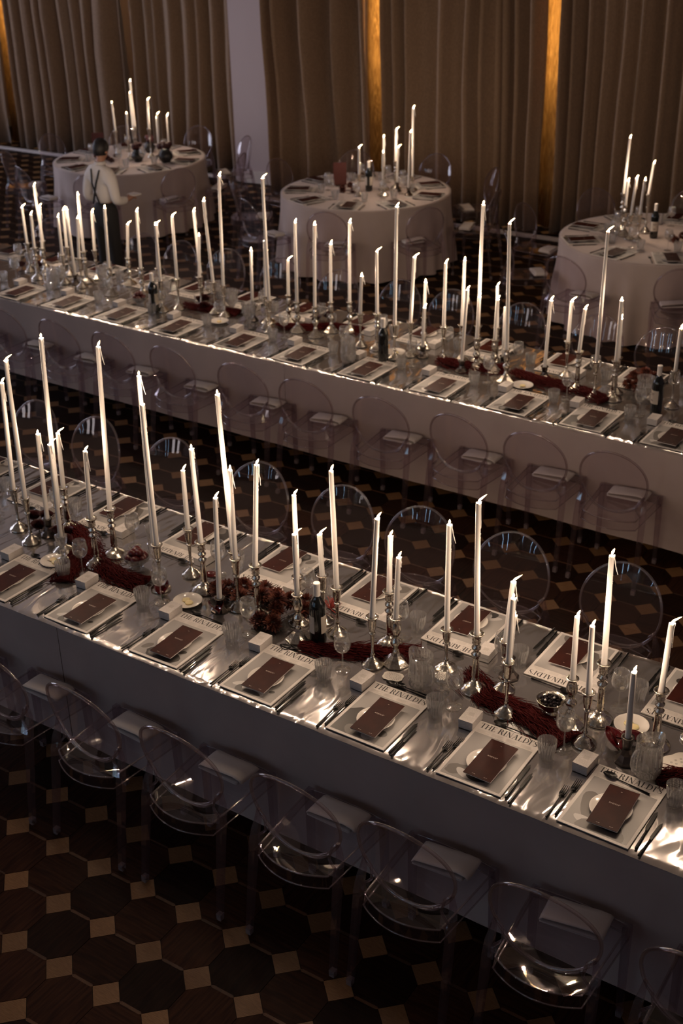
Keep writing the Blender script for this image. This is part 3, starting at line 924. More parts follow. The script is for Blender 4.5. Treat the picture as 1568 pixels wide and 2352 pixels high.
FORK_O, FORK_I = fork_mesh(0.200), fork_mesh(0.228)
KNIFE_O, KNIFE_I = knife_mesh(0.205, 0.0075), knife_mesh(0.226)
SPOON_A, SPOON_B = spoon_mesh(0.195, 0.019), spoon_mesh(0.17, 0.0145)
b = MB(); b.box(-0.031, 0.031, -0.048, 0.048, 0, 0.022); BOXB = b.mesh('favour_box', M['boxp'], False)
b = MB(); b.box(-0.0318, 0.0318, -0.0488, 0.0488, 0.019, 0.040)
BOXL = b.mesh('box_lid', M['boxp'], False)
b = MB(); b.poly(R4(-0.012, -0.004, 0.012, 0.018), 0.0402)
for k in range(3): b.poly(R4(-0.022, -0.02 - 0.007 * k, 0.022, -0.0185 - 0.007 * k), 0.0402)
BOXP = b.mesh('box_print', M['inkgrey'], False)

# glassware
def flute(n, depth):
    return lambda i, k: 1.0 - (depth if i % 2 else 0.0)
def tumbler_mesh():
    b = MB()
    n = 40
    fl = lambda i, k: (1.0 - 0.075 * (i % 2)) if 1 <= k <= 6 else 1.0
    b.lathe([(0.026, 0.0), (0.0295, 0.004), (0.0305, 0.02), (0.0325, 0.036), (0.035, 0.05), (0.0365, 0.056), (0.0375, 0.062), (0.0385, 0.088), (0.0375, 0.0885), (0.0345, 0.055), (0.0295, 0.018), (0.0001, 0.014)], n, fl)
    return b.mesh('tumbler', M['cut'], False)
TUMB = tumbler_mesh()
def wine_meshes():
    b = MB(); b.lathe([(0.0001, 0.0005), (0.034, 0.0005), (0.0355, 0.0016), (0.034, 0.0028), (0.012, 0.005), (0.0045, 0.009)], 28)
    ft = b.mesh('foot', M['glass'])
    b = MB(); b.lathe([(0.0045, 0.008), (0.0034, 0.02), (0.0034, 0.085), (0.0055, 0.094)], 12, close=False)
    st = b.mesh('stem', M['glass'])
    b = MB(); b.lathe([(0.0001, 0.090), (0.012, 0.093), (0.027, 0.104), (0.036, 0.120), (0.0385, 0.137), (0.0365, 0.158), (0.0335, 0.176), (0.0318, 0.186), (0.0308, 0.186), (0.0352, 0.158), (0.0372, 0.137), (0.0347, 0.121), (0.0258, 0.106), (0.0001, 0.095)], 28)
    bo = b.mesh('bowl', M['glass'])
    return bo, st, ft
WINE = wine_meshes()
b = MB(); b.lathe([(0.0001, 0.096), (0.024, 0.1055), (0.0335, 0.1215), (0.0352, 0.128), (0.0001, 0.128)], 24); WWATER = b.mesh('wine', M['water'])
b = MB(); b.lathe([(0.0001, 0.0155), (0.0285, 0.0185), (0.033, 0.05), (0.0001, 0.05)], 24); TWATER = b.mesh('water', M['water'])

def place_xy(o, lx, ly):
    (ox, oy), a = o
    c, s = math.cos(a), math.sin(a)
    return ox + c * lx - s * ly, oy + s * lx + c * ly
def item(o, lx, ly, z, rz):
    x, y = place_xy(o, lx, ly)
    return (x, y, z), o[1] + rz
J = random.Random(99)
def jit(a): return J.uniform(-a, a)
Z0 = 0.7505
def magazine(o, label, fk, group, z=Z0):
    loc, a = item(o, jit(0.003), 0.013 + jit(0.004), z, jit(0.02))
    m_ = put('magazine', MAG, None, loc, (0, 0, a)); tag(m_, label, 'magazine', group)
    ph = put('cover_photo', PHOTO, m_)
    for t, me in FIG[fk]:
        put('photo_figure', me, ph)
    put('title_lettering', TITLE, m_, (0.013, 0.339, 0))
    put('small_print', SMALL, m_)['kind'] = 'stuff'
    return m_
def menu(o, label, group, lx=0.100, ly=0.044, z=Z0 + 0.0185):
    loc, a = item(o, lx + jit(0.004), ly + jit(0.006), z, jit(0.035))
    m_ = put('menu_booklet', MCOV, None, loc, (jit(0.01) + 0.012, 0.01 + jit(0.01), a)); tag(m_, label, 'menu', group)
    put('inner_pages', MPAG, m_)
    put('printed_lines', MPRT, m_)['kind'] = 'stuff'
def favour_box(o, label, group, lx=-0.036, ly=0.352, z=Z0):
    loc, a = item(o, lx + jit(0.004), ly + jit(0.008), z, jit(0.06))
    m_ = put('favour_box', BOXB, None, loc, (0, 0, a)); tag(m_, label, 'box', group)
    l = put('box_lid', BOXL, m_); put('box_print', BOXP, l)['kind'] = 'stuff'
def tumbler(loc, label, group, full):
    t = put('tumbler', TUMB, None, loc, (0, 0, J.uniform(0, 6))); tag(t, label, 'glass', group)
    if full: put('water', TWATER, t)
def wineglass(loc, label, group, full, s=1.0):
    t = thing('wine_glass', label, 'glass', loc, J.uniform(0, 6), group)
    t.scale = (s, s, s)
    for nm, me in zip(('bowl', 'stem', 'foot'), WINE): put(nm, me, t)
    if full: put('wine', WWATER, t)
def simple(name, me, o, lx, ly, rz, label, cat, group, z=Z0, tilt=(0, 0)):
    loc, a = item(o, lx, ly, z, rz)
    return tag(put(name, me, None, loc, (tilt[0], tilt[1], a)), label, cat, group)

def setting(o, where, fk, gtab, spoons=1, skip=(), short=False):
    g = lambda s: s + ' on the ' + gtab
    magazine(o, 'magazine showing %s, %s' % (FIGW[fk], where), fk, g('magazines'))
    simple('side_plate', PLATE, o, 0.147 + jit(0.006), 0.160 + jit(0.006), 0, 'small white plate under the menu, ' + where, 'plate', g('side plates'), Z0 + 0.0047)
    menu(o, 'oxblood menu booklet on its plate, ' + where, g('menus'))
    simple('fork', FORK_O, o, -0.036 + jit(0.005), 0.004 + jit(0.006), jit(0.05), 'outer black fork, ' + where, 'fork', g('forks'))
    simple('fork', FORK_I, o, -0.014 + jit(0.003), 0.030 + jit(0.008), jit(0.03), 'inner black fork beside the magazine, ' + where, 'fork', g('forks'))
    simple('knife', KNIFE_I, o, 0.300 + jit(0.004), 0.018 + jit(0.006), jit(0.03), 'black knife beside the magazine, ' + where, 'knife', g('knives'))
    simple('knife', KNIFE_O, o, 0.322 + jit(0.004), 0.000 + jit(0.008), jit(0.06), 'outer black knife, ' + where, 'knife', g('knives'))
    if spoons >= 1: simple('spoon', SPOON_A, o, 0.232 + jit(0.01), 0.402 + jit(0.006), PI / 2 + jit(0.05) - 0.04, 'large black spoon above the magazine, ' + where, 'spoon', g('spoons'))
    if spoons >= 2: simple('spoon', SPOON_B, o, 0.247 + jit(0.01), 0.425 + jit(0.004), PI / 2 + jit(0.04) - 0.02, 'small black spoon above the magazine, ' + where, 'spoon', g('spoons'))
    if 'box' not in skip: favour_box(o, 'small white patterned box, ' + where, g('favour boxes'))
    if 'tumbler' not in skip: tumbler((*place_xy(o, 0.334 + jit(0.012), 0.325 + jit(0.015)), Z0), 'cut-crystal tumbler, ' + where, g('tumblers'), J.random() < 0.5)
    if 'wine' not in skip: wineglass((*place_xy(o, 0.375 + jit(0.012), 0.415 + jit(0.02)), Z0), 'clear wine glass, ' + where, g('wine glasses'), J.random() < 0.3)
FN = [-0.78, -0.25, 0.289, 0.803, 1.358, 1.872, 2.382]
FNF = [1, 3, 4, 3, 2, 1, 0]
SP = [1, 1, 1, 2, 2, 1, 0]
FTB = [(-0.431, 0.868), (0.084, 0.869), (0.642, 0.836), (1.16, 0.814), (1.692, 0.842), (2.199, 0.824), (2.714, 0.834)]
FWG = [(-0.374, 0.942), (0.142, 0.937), (0.669, 0.932), (1.192, 0.914), (1.73, 0.933), (2.233, 0.912), None]
for n, x in enumerate(FN):
    o = ((x, TF.edge(x)), TF.a)
    wh = '%s place from left, near side of front table' % ordinal(n + 1)
    setting(o, wh, FNF[n], 'near side of the front table', SP[n], ('tumbler', 'wine'))
    tumbler((*FTB[n], Z0), 'cut-crystal tumbler, ' + wh, 'tumblers on the near side of the front table', n in (3, 4, 6))
    if FWG[n]: wineglass((*FWG[n], Z0), 'clear wine glass, ' + wh, 'wine glasses on the near side of the front table', n in (5,), 1.0)
# the last place has its spoon lying across the title
simple('spoon', SPOON_A, ((2.382, TF.edge(2.382)), TF.a), 0.235, 0.318, PI / 2 - 0.14, 'large black spoon lying across the title of the last near-side magazine', 'spoon', 'spoons on the near side of the front table', Z0 + 0.006)
FF = [-1.86, -1.31, -0.785, -0.235, 0.315, 0.85, 1.365, 1.88, 2.41]
for n, x in enumerate(FF):
    xx = x + MW
    o = ((xx, TF.edge(xx) + TF.d), TF.a + PI)
    setting(o, '%s place from left, aisle side of front table' % ordinal(n + 1), (n * 2 + 1) % 5, 'aisle side of the front table', 1)
RN = [-4.78, -4.23, -3.68, -3.10, -2.52, -1.90, -1.36, -0.79, -0.21, 0.37, 0.88, 1.41]
for n, x in enumerate(RN):
    o = ((x, TR.edge(x)), TR.a)
    setting(o, '%s place from left, aisle side of rear table' % ordinal(n + 1), (n * 3 + 2) % 5, 'aisle side of the rear table', 1)
RF = [-5.15, -4.6, -4.05, -3.5, -2.97, -2.42, -1.87, -1.32, -0.77, -0.22, 0.35, 0.90, 1.45]
for n, x in enumerate(RF):
    xx = x + MW
    o = ((xx, TR.edge(xx) + TR.d), TR.a + PI)
    setting(o, '%s place from left, curtain side of rear table' % ordinal(n + 1), (n * 2) % 5, 'curtain side of the rear table', 0)

# ------------------------------------------------------------------ candlesticks and candles
def stick_meshes():
    S = {}
    # A: turned column on a round chased foot, unit height 0.27
    b = MB(); b.lathe([(0.058, 0.0), (0.060, 0.004), (0.057, 0.010), (0.050, 0.014), (0.046, 0.022), (0.030, 0.030), (0.018, 0.040), (0.013, 0.052)], 36, lambda i, k: 1 + 0.025 * (i % 2) * (2 < k < 6)); bs = b.mesh('foot', M['silver'])
    b = MB(); b.lathe([(0.013, 0.050), (0.018, 0.056), (0.013, 0.062), (0.0175, 0.072), (0.0135, 0.150), (0.011, 0.160), (0.019, 0.166), (0.021, 0.174), (0.012, 0.182), (0.011, 0.190), (0.019, 0.198), (0.020, 0.206), (0.012, 0.212), (0.014, 0.220)], 20, lambda i, k: 1 - 0.05 * (i % 2) * (3 <= k <= 4)); st = b.mesh('stem', M['silver'])
    b = MB(); b.lathe([(0.014, 0.218), (0.019, 0.226), (0.016, 0.232), (0.019, 0.240), (0.016, 0.246), (0.022, 0.256), (0.029, 0.264), (0.031, 0.268), (0.029, 0.271), (0.014, 0.267), (0.0125, 0.262), (0.0001, 0.262)], 24); so = b.mesh('socket', M['silver'])
    S['A'] = (0.27, [('foot', bs), ('stem', st), ('socket', so)])
    # B: slender trumpet on a domed foot
    b = MB(); b.lathe([(0.048, 0.0), (0.050, 0.004), (0.047, 0.009), (0.036, 0.014), (0.030, 0.024), (0.018, 0.033), (0.009, 0.042), (0.008, 0.052)], 30, lambda i, k: 1 + 0.03 * (i % 2) * (2 < k < 6)); bs = b.mesh('foot', M['silver'])
    b = MB(); b.lathe([(0.008, 0.050), (0.012, 0.056), (0.007, 0.064), (0.0065, 0.10), (0.0095, 0.150), (0.011, 0.156), (0.016, 0.162), (0.010, 0.168)], 16, lambda i, k: 1 - 0.10 * (i % 2) * (3 <= k <= 4)); st = b.mesh('stem', M['silver'])
    b = MB(); b.lathe([(0.010, 0.166), (0.0135, 0.178), (0.0175, 0.200), (0.0195, 0.228), (0.021, 0.238), (0.028, 0.245), (0.0285, 0.248), (0.026, 0.250), (0.0135, 0.246), (0.012, 0.240), (0.0001, 0.240)], 24, lambda i, k: 1 - 0.05 * (i % 2) * (1 <= k <= 3)); so = b.mesh('socket', M['silver'])
    S['B'] = (0.25, [('foot', bs), ('stem', st), ('socket', so)])
    # C: baluster with knops on an eight-sided foot
    b = MB(); b.lathe([(0.064, 0.0), (0.064, 0.005), (0.060, 0.008), (0.048, 0.018), (0.036, 0.030), (0.022, 0.042), (0.014, 0.054)], 8); b2 = b.mesh('foot', M['silver'], False)
    b = MB(); b.lathe([(0.014, 0.052), (0.018, 0.060), (0.012, 0.068), (0.012, 0.080), (0.020, 0.094), (0.026, 0.106), (0.024, 0.116), (0.014, 0.126), (0.012, 0.136), (0.014, 0.142)], 16, lambda i, k: 1 - 0.12 * (i % 2) * (2 <= k <= 7)); st = b.mesh('stem', M['silver'])
    b = MB(); b.lathe([(0.014, 0.140), (0.022, 0.160), (0.024, 0.180), (0.019, 0.202), (0.015, 0.212), (0.018, 0.220), (0.026, 0.226), (0.026, 0.229), (0.0135, 0.228), (0.012, 0.222), (0.0001, 0.222)], 16, lambda i, k: 1 - 0.12 * (i % 2) * (1 <= k <= 3)); so = b.mesh('socket', M['silver'])
    S['C'] = (0.23, [('foot', b2), ('stem', st), ('socket', so)])
    # D: low dark holder with an eight-sided foot
    b = MB(); b.lathe([(0.046, 0.0), (0.046, 0.005), (0.040, 0.010), (0.024, 0.030), (0.017, 0.055)], 8); b2 = b.mesh('foot', M['pewter'], False)
    b = MB(); b.lathe([(0.017, 0.053), (0.020, 0.070), (0.022, 0.088), (0.027, 0.097), (0.027, 0.100), (0.0135, 0.099), (0.012, 0.092), (0.0001, 0.092)], 16); so = b.mesh('socket', M['pewter'])
    S['D'] = (0.10, [('foot', b2), ('socket', so)])
    # E: crystal holder
    b = MB(); b.lathe([(0.045, 0.0), (0.046, 0.004), (0.040, 0.010), (0.018, 0.020), (0.011, 0.035)], 24, flute(24, 0.06)); b2 = b.mesh('foot', M['cut'], False)
    b = MB(); b.lathe([(0.011, 0.034), (0.014, 0.050), (0.021, 0.062), (0.014, 0.074), (0.011, 0.086)], 16, flute(16, 0.12)); st = b.mesh('stem', M['cut'], False)
    b = MB(); b.lathe([(0.011, 0.085), (0.024, 0.100), (0.030, 0.125), (0.033, 0.149), (0.031, 0.150), (0.0135, 0.148), (0.012, 0.140), (0.0001, 0.140)], 24, flute(24, 0.07)); so = b.mesh('socket', M['cut'], False)
    S['E'] = (0.15, [('foot', b2), ('stem', st), ('socket', so)])
    return S
STICK = stick_meshes()
SNAME = {'A': 'turned silver candlestick with a fluted column', 'B': 'slender silver candlestick with a trumpet socket', 'C': 'baluster silver candlestick on an eight-sided foot', 'D': 'low dark candle holder', 'E': 'cut-crystal candle holder'}
def wax_mesh():
    b = MB(); b.lathe([(0.0122, -0.02), (0.0124, 0.0), (0.0122, 0.2), (0.0115, 0.6), (0.0104, 0.92), (0.0100, 0.985), (0.0096, 0.997), (0.0080, 1.0), (0.0035, 0.9955), (0.0001, 0.9945)], 14)
    return b.mesh('wax', M['wax'])
WAX = wax_mesh()
b = MB(); b.tube([(0, 0, -0.003), (0.0006, 0, 0.005), (0.003, 0, 0.0095)], [0.0011, 0.0011, 0.0008], 5); WICK = b.mesh('wick', M['wick'])
def flame_mesh(lean, h, r):
    b = MB(); vs = []; fs = []
    n, K = 10, 9
    for k in range(K + 1):
        t = k / K
        rr = r * (math.sin(PI * min(1, t ** 0.72)) ** 0.85 if 0 < t < 1 else 0.0) + 1e-5
        for i in range(n):
            a = 2 * PI * i / n
            vs.append((0.0015 + lean * h * t ** 1.35 + rr * math.cos(a), rr * math.sin(a), 0.003 + h * t * (1 - 0.22 * lean)))
    for k in range(K):
        for i in range(n):
            j = (i + 1) % n
            fs.append((k * n + i, k * n + j, (k + 1) * n + j, (k + 1) * n + i))
    b.add(vs, fs)
    return b.mesh('flame', M['flame'])
FLAMES = [flame_mesh(l, h, r) for l, h, r in ((0.15, 0.024, 0.0048), (0.55, 0.030, 0.0050), (0.95, 0.036, 0.0052), (0.35, 0.028, 0.0050), (0.05, 0.020, 0.0046))]
def drip_mesh(seed):
    rnd = random.Random(seed)
    b = MB()
    for s_ in range(rnd.choice((1, 2, 2))):
        L_ = rnd.uniform(0.045, 0.12)
        a = rnd.uniform(-0.5, 0.5)
        pts = []; rs = []
        out = rnd.choice((0.001, 0.004, 0.011, 0.018))
        n = 9
        for k in range(n + 1):
            t = k / n
            r0 = 0.0110 + out * (t ** 1.5) + rnd.uniform(-0.0008, 0.0008)
            pts.append((r0 * math.cos(a), r0 * math.sin(a), 0.002 - L_ * t))
            rs.append(0.0032 * (1 - 0.55 * t) * rnd.uniform(0.65, 1.3))
        b.tube(pts, rs, 6)
        for k in range(4):
            z = -L_ * rnd.uniform(0.8, 1.5)
            b.sphere((0.0112 * math.cos(a), 0.0112 * math.sin(a), z), rnd.uniform(0.0012, 0.0022), 6, 4, 1.6)
    return b.mesh('wax_drip', M['wax'])
DRIPS = [drip_mesh(k) for k in range(8)]
LD = []
def candle_light():
    ld = bpy.data.lights.new('candle_light', 'POINT')
    ld.energy = CANDLE_W; ld.color = (1.0, 0.74, 0.53); ld.shadow_soft_size = 0.006
    return ld
RZC = math.atan2(0.5463, 0.8374)
CJ = random.Random(31)
def candle(kind, x, y, z, h, ln, dx, dy, wlab, clab, gs, gc, lit=True, fl=None):
    h0, parts = STICK[kind]
    t = thing('candlestick', clab, 'candlestick', (x, y, z), CJ.uniform(0, 6), gs)
    t.scale = (1, 1, h / h0)
    for nm, me in parts: put(nm, me, t)
    zb = z + h - 0.006 * h / h0
    dz = math.sqrt(max(ln * ln - dx * dx - dy * dy, 1e-6))
    q = Vector((0, 0, 1)).rotation_difference(Vector((dx, dy, dz)).normalized())
    e = (q @ Quaternion((0, 0, 1), RZC + CJ.uniform(-0.25, 0.25))).to_euler()
    c = put('taper_candle', None, None, (x, y, zb), e)
    c.empty_display_size = 0.03
    tag(c, wlab, 'candle', gc)
    put('wax', WAX, c, scale=(1, 1, ln))
    put('wick', WICK, c, (0, 0, ln - 0.004))
    if CJ.random() < 0.85: put('wax_drip', CJ.choice(DRIPS), c, (0, 0, ln), (0, 0, CJ.uniform(-0.3, 0.3)))
    if lit:
        put('flame', FLAMES[fl if fl is not None else CJ.choice((0, 1, 1, 2, 3, 4))], c, (0, 0, ln))
        lo = bpy.data.objects.new('candle_light', candle_light()); COL.objects.link(lo)
        lo.parent = c; lo.location = (0.010, 0, ln + 0.026)
CF = [('B', -0.999, 1.115, 0.243, 0.599, 0.021, 0.014), ('B', -0.836, 1.044, 0.263, 0.751, 0.006, 0.004), ('A', -0.613, 1.057, 0.27, 0.895, 0.024, 0.016), ('E', -0.541, 0.981, 0.151, 0.508, 0.007, 0.004), ('A', -0.77, 1.252, 0.251, 0.313, 0.008, 0.005), ('D', -0.812, 1.15, 0.1, 0.489, 0.011, 0.007), ('A', -0.372, 1.040, 0.27, 0.37, 0.01, 0.007), ('A', -0.363, 1.167, 0.268, 0.864, 0.028, 0.019), ('E', -0.018, 1.093, 0.204, 0.876, 0.007, 0.005), ('B', 0.06, 1.03, 0.25, 0.728, -0.003, -0.002), ('B', 0.102, 1.214, 0.264, 0.318, 0.0, 0.0), ('A', 0.251, 1.131, 0.27, 0.491, -0.009, -0.006), ('D', 0.425, 1.03, 0.066, 0.531, 0.012, 0.008), ('B', 0.415, 1.167, 0.25, 0.801, -0.02, -0.014), ('B', 0.492, 1.085, 0.272, 0.462, 0.002, 0.001), ('A', 0.616, 1.073, 0.28, 0.513, 0.025, 0.017), ('B', 0.81, 1.13, 0.25, 0.419, 0.0, 0.0), ('C', 0.884, 1.022, 0.233, 0.311, -0.002, -0.001), ('B', 0.90, 1.20, 0.25, 0.214, -0.007, -0.004), ('B', 1.013, 1.147, 0.247, 0.583, -0.01, -0.006), ('B', 1.281, 1.016, 0.252, 0.479, 0.02, 0.013), ('A', 1.261, 1.192, 0.281, 0.281, 0.003, 0.002), ('C', 1.359, 1.084, 0.232, 0.305, 0.009, 0.006), ('B', 1.568, 1.16, 0.204, 0.511, -0.001, -0.0), ('A', 1.75, 1.082, 0.287, 0.612, -0.011, -0.007), ('B', 1.851, 1.148, 0.25, 0.287, 0.015, 0.01), ('B', 1.936, 1.0, 0.26, 0.303, 0.005, 0.003), ('D', 1.828, 1.244, 0.1, 0.219, 0.009, 0.006), ('C', 2.182, 1.081, 0.221, 0.294, -0.002, -0.001), ('B', 2.287, 0.987, 0.252, 0.308, -0.006, -0.004), ('A', 2.278, 1.158, 0.284, 0.496, -0.008, -0.006), ('D', 2.467, 0.971, 0.117, 0.308, -0.004, -0.003), ('A', 2.529, 1.123, 0.266, 0.311, 0.006, 0.004), ('B', 2.64, 1.24, 0.23, 0.358, 0.008, 0.005)]
CR = [('B', -4.40, 4.72, 0.25, 0.48, -0.012, -0.008), ('B', -4.47, 4.60, 0.25, 0.314, -0.002, -0.001), ('A', -4.245, 4.47, 0.27, 0.29, 0.006, 0.004), ('C', -4.292, 4.60, 0.23, 0.361, 0.02, 0.013), ('B', -3.941, 4.488, 0.25, 0.323, 0.003, 0.002), ('B', -4.081, 4.686, 0.25, 0.323, 0.008, 0.005), ('D', -3.853, 4.521, 0.08, 0.556, -0.005, -0.003), ('A', -3.80, 4.60, 0.27, 0.479, 0.005, 0.003), ('B', -3.74, 4.48, 0.25, 0.339, 0.021, 0.014), ('B', -3.792, 4.722, 0.25, 0.33, 0.011, 0.007), ('C', -3.378, 4.445, 0.23, 0.49, 0.012, 0.008), ('C', -3.43, 4.734, 0.23, 0.289, 0.019, 0.013), ('C', -3.136, 4.559, 0.23, 0.47, 0.008, 0.005), ('B', -2.969, 4.582, 0.25, 0.361, 0.012, 0.008), ('B', -2.73, 4.33, 0.25, 0.443, -0.001, -0.001), ('B', -2.65, 4.435, 0.25, 0.496, 0.002, 0.001), ('C', -2.636, 4.708, 0.23, 0.497, -0.016, -0.01), ('B', -2.523, 4.559, 0.25, 0.333, 0.014, 0.01), ('B', -2.34, 4.50, 0.25, 0.635, -0.026, -0.017), ('B', -2.218, 4.47, 0.25, 0.842, 0.018, 0.012), ('B', -1.692, 4.347, 0.25, 0.903, -0.005, -0.003), ('A', -1.84, 4.52, 0.27, 0.271, 0.005, 0.004), ('B', -1.776, 4.42, 0.25, 0.424, 0.009, 0.006), ('D', -1.974, 4.508, 0.08, 0.471, 0.008, 0.005), ('C', -1.676, 4.573, 0.23, 0.276, 0.006, 0.004), ('C', -1.523, 4.466, 0.23, 0.6, 0.006, 0.004), ('C', -1.346, 4.443, 0.23, 0.611, 0.012, 0.008), ('C', -1.303, 4.591, 0.23, 0.442, 0.007, 0.005), ('C', -1.182, 4.66, 0.23, 0.599, 0.008, 0.006), ('B', -0.94, 4.427, 0.25, 0.281, 0.01, 0.007), ('A', -0.804, 4.436, 0.27, 0.453, 0.001, 0.001), ('B', -0.60, 4.34, 0.25, 0.828, 0.011, 0.007), ('B', -0.53, 4.44, 0.25, 0.469, 0.019, 0.013), ('D', -0.44, 4.46, 0.08, 0.288, 0.005, 0.003), ('C', -0.529, 4.63, 0.23, 0.264, 0.005, 0.003), ('B', -0.284, 4.476, 0.25, 0.455, 0.004, 0.003), ('A', -0.164, 4.519, 0.27, 0.461, 0.005, 0.004), ('D', -0.07, 4.35, 0.08, 0.502, 0.019, 0.013), ('A', -0.06, 4.558, 0.27, 0.839, 0.006, 0.004), ('C', 0.00, 4.43, 0.23, 0.295, 0.004, 0.003), ('C', 0.12, 4.46, 0.23, 0.285, 0.005, 0.003), ('A', 0.065, 4.60, 0.27, 0.292, -0.008, -0.005), ('C', 0.273, 4.335, 0.23, 0.846, -0.015, -0.01), ('D', 0.136, 4.569, 0.08, 0.356, -0.001, -0.001), ('D', 0.468, 4.525, 0.08, 0.467, 0.012, 0.008), ('B', 0.58, 4.63, 0.25, 0.28, 0.004, 0.003), ('A', 0.746, 4.429, 0.27, 0.293, 0.014, 0.009), ('B', 0.894, 4.368, 0.25, 0.847, 0.005, 0.004), ('A', 1.016, 4.391, 0.27, 0.402, -0.0, -0.0), ('B', 0.987, 4.505, 0.25, 0.266, -0.006, -0.004), ('B', 1.382, 4.464, 0.25, 0.281, 0.004, 0.003)]
CT = [[('B', -6.937, 8.809, 0.34, 0.529, -0.012, -0.008), ('B', -7.03, 8.87, 0.28, 0.432, -0.002, -0.001), ('B', -7.116, 8.65, 0.3, 0.33, -0.009, -0.006), ('B', -6.83, 8.549, 0.24, 0.301, 0.005, 0.004), ('B', -6.69, 8.779, 0.34, 0.339, 0.008, 0.006), ('B', -6.573, 8.80, 0.16, 0.355, 0.006, 0.004), ('B', -6.53, 8.93, 0.1, 0.382, 0.005, 0.003), ('B', -6.66, 8.89, 0.08, 0.369, 0.001, 0.001)],
      [('B', -3.07, 8.83, 0.14, 0.705, -0.0, -0.0), ('A', -3.239, 8.76, 0.3, 0.326, 0.004, 0.003), ('C', -3.34, 8.68, 0.24, 0.315, 0.001, 0.0), ('D', -2.98, 8.59, 0.08, 0.568, 0.013, 0.009), ('D', -3.17, 8.68, 0.1, 0.363, 0.005, 0.003), ('B', -3.43, 8.33, 0.22, 0.279, 0.003, 0.002), ('C', -3.22, 8.47, 0.14, 0.303, 0.001, 0.001)],
      [('A', -0.50, 8.28, 0.36, 0.506, 0.013, 0.009), ('B', -0.292, 8.363, 0.36, 0.286, 0.019, 0.013), ('B', -0.34, 8.09, 0.22, 0.336, 0.017, 0.011), ('C', -0.43, 8.17, 0.28, 0.23, 0.003, 0.002), ('B', -0.25, 8.07, 0.24, 0.313, 0.014, 0.009)]]
def size_word(l): return 'very tall' if l > 0.7 else 'tall' if l > 0.53 else 'medium' if l > 0.4 else 'short'
def px(c):
    p = cam_inv @ Vector((c[1] + c[5], c[2] + c[6], Z0 + c[3] + c[4]))
    return p.x / -p.z
FLV = {0: 1, 1: 2, 2: 4, 3: 2, 4: 2, 5: 4, 6: 1, 7: 3, 8: 4, 9: 4, 10: 1, 11: 4, 12: 1, 13: 4, 14: 4, 15: 3, 16: 1, 17: 2, 18: 2, 19: 3, 20: 1, 21: 3, 22: 3, 23: 4, 24: 2, 25: 2, 26: 4, 27: 4, 28: 3, 29: 3, 30: 3, 31: 3, 32: 2, 33: 1}
for cl, tn, gp in ((CF, 'front table', 'front table'), (CR, 'rear table', 'rear table')):
    od = sorted(range(len(cl)), key=lambda k: px(cl[k]))
    rk = {k: n + 1 for n, k in enumerate(od)}
    for k, c in enumerate(cl):
        candle(c[0], c[1], c[2], Z0, *c[3:], '%s white taper candle, %s from left on the %s' % (size_word(c[4]), ordinal(rk[k]), tn),
               '%s, under the %s candle from left, %s' % (SNAME[c[0]], ordinal(rk[k]), tn), 'candlesticks on the ' + gp, 'candles on the ' + gp,
               not (cl is CR and k == 43), FLV.get(k) if cl is CF else None)
RT = [(-6.9, 8.62, 'round table by the waiter'), (-3.5, 8.57, 'middle round table'), (-0.12, 8.28, 'round table farthest right')]
for cl, (cx, cy, tn) in zip(CT, RT):
    od = sorted(range(len(cl)), key=lambda k: px(cl[k]))
    for k, c in enumerate(cl):
        n = ordinal(od.index(k) + 1)
        candle(c[0], c[1], c[2], Z0, *c[3:], '%s white taper candle, %s from left on the %s' % (size_word(c[4]), n, tn),
               'silver candlestick under the %s candle from left, %s' % (n, tn), 'candlesticks on the round tables', 'candles on the round tables')

# ------------------------------------------------------------------ bottles, jugs, bowls, plates of butter, flowers
def bottle_meshes():
    b = MB(); b.lathe([(0.030, 0.0), (0.0365, 0.004), (0.0375, 0.012), (0.0375, 0.185), (0.035, 0.205), (0.024, 0.226), (0.0155, 0.238), (0.0145, 0.25), (0.0145, 0.27)], 28); bo = b.mesh('glass_body', M['bottle'])
    b = MB(); b.lathe([(0.0152, 0.245), (0.0155, 0.30), (0.0160, 0.302), (0.0160, 0.308), (0.014, 0.310), (0.0001, 0.310)], 18, close=False); ca = b.mesh('capsule', M['capsule'])
    b = MB(); vs = []; fs = []
    n = 16
    for k in range(n + 1):
        a = -1.15 + 2.3 * k / n
        for z in (0.062, 0.150): vs.append((0.0379 * math.cos(a), 0.0379 * math.sin(a), z))
    for k in range(n): fs.append((2 * k, 2 * k + 2, 2 * k + 3, 2 * k + 1))
    b.add(vs, fs); la = b.mesh('label', M['wlabel'])
    b = MB()
    for z, a0, a1 in ((0.128, -0.5, 0.5), (0.120, -0.35, 0.35), (0.085, -0.22, 0.22), (0.08, -0.3, 0.3)):
        vs = []; fs = []
        for k in range(7):
            a = a0 + (a1 - a0) * k / 6
            for zz in (z, z + 0.003): vs.append((0.0381 * math.cos(a), 0.0381 * math.sin(a), zz))
        for k in range(6): fs.append((2 * k, 2 * k + 2, 2 * k + 3, 2 * k + 1))
        b.add(vs, fs)
    return bo, ca, la, b.mesh('label_print', M['redcard'])
BOT = bottle_meshes()
def bottle(x, y, rz, label, two=True):
    t = thing('wine_bottle', label, 'bottle', (x, y, Z0), rz)
    put('glass_body', BOT[0], t); put('capsule', BOT[1], t)
    for k in range(2 if two else 1):
        l = put('label', BOT[2], t, (0, 0, 0), (0, 0, PI * k)); put('label_print', BOT[3], l)['kind'] = 'stuff'
bottle(0.976, 1.044, RZC, 'dark wine bottle with white capsule between candlesticks on the front table')
bottle(-2.782, 4.289, RZC + PI, 'dark wine bottle on the rear table, nearest the waiter of its three')
bottle(-0.643, 4.256, RZC + 1.4, 'dark wine bottle standing mid rear table near tall candles', False)
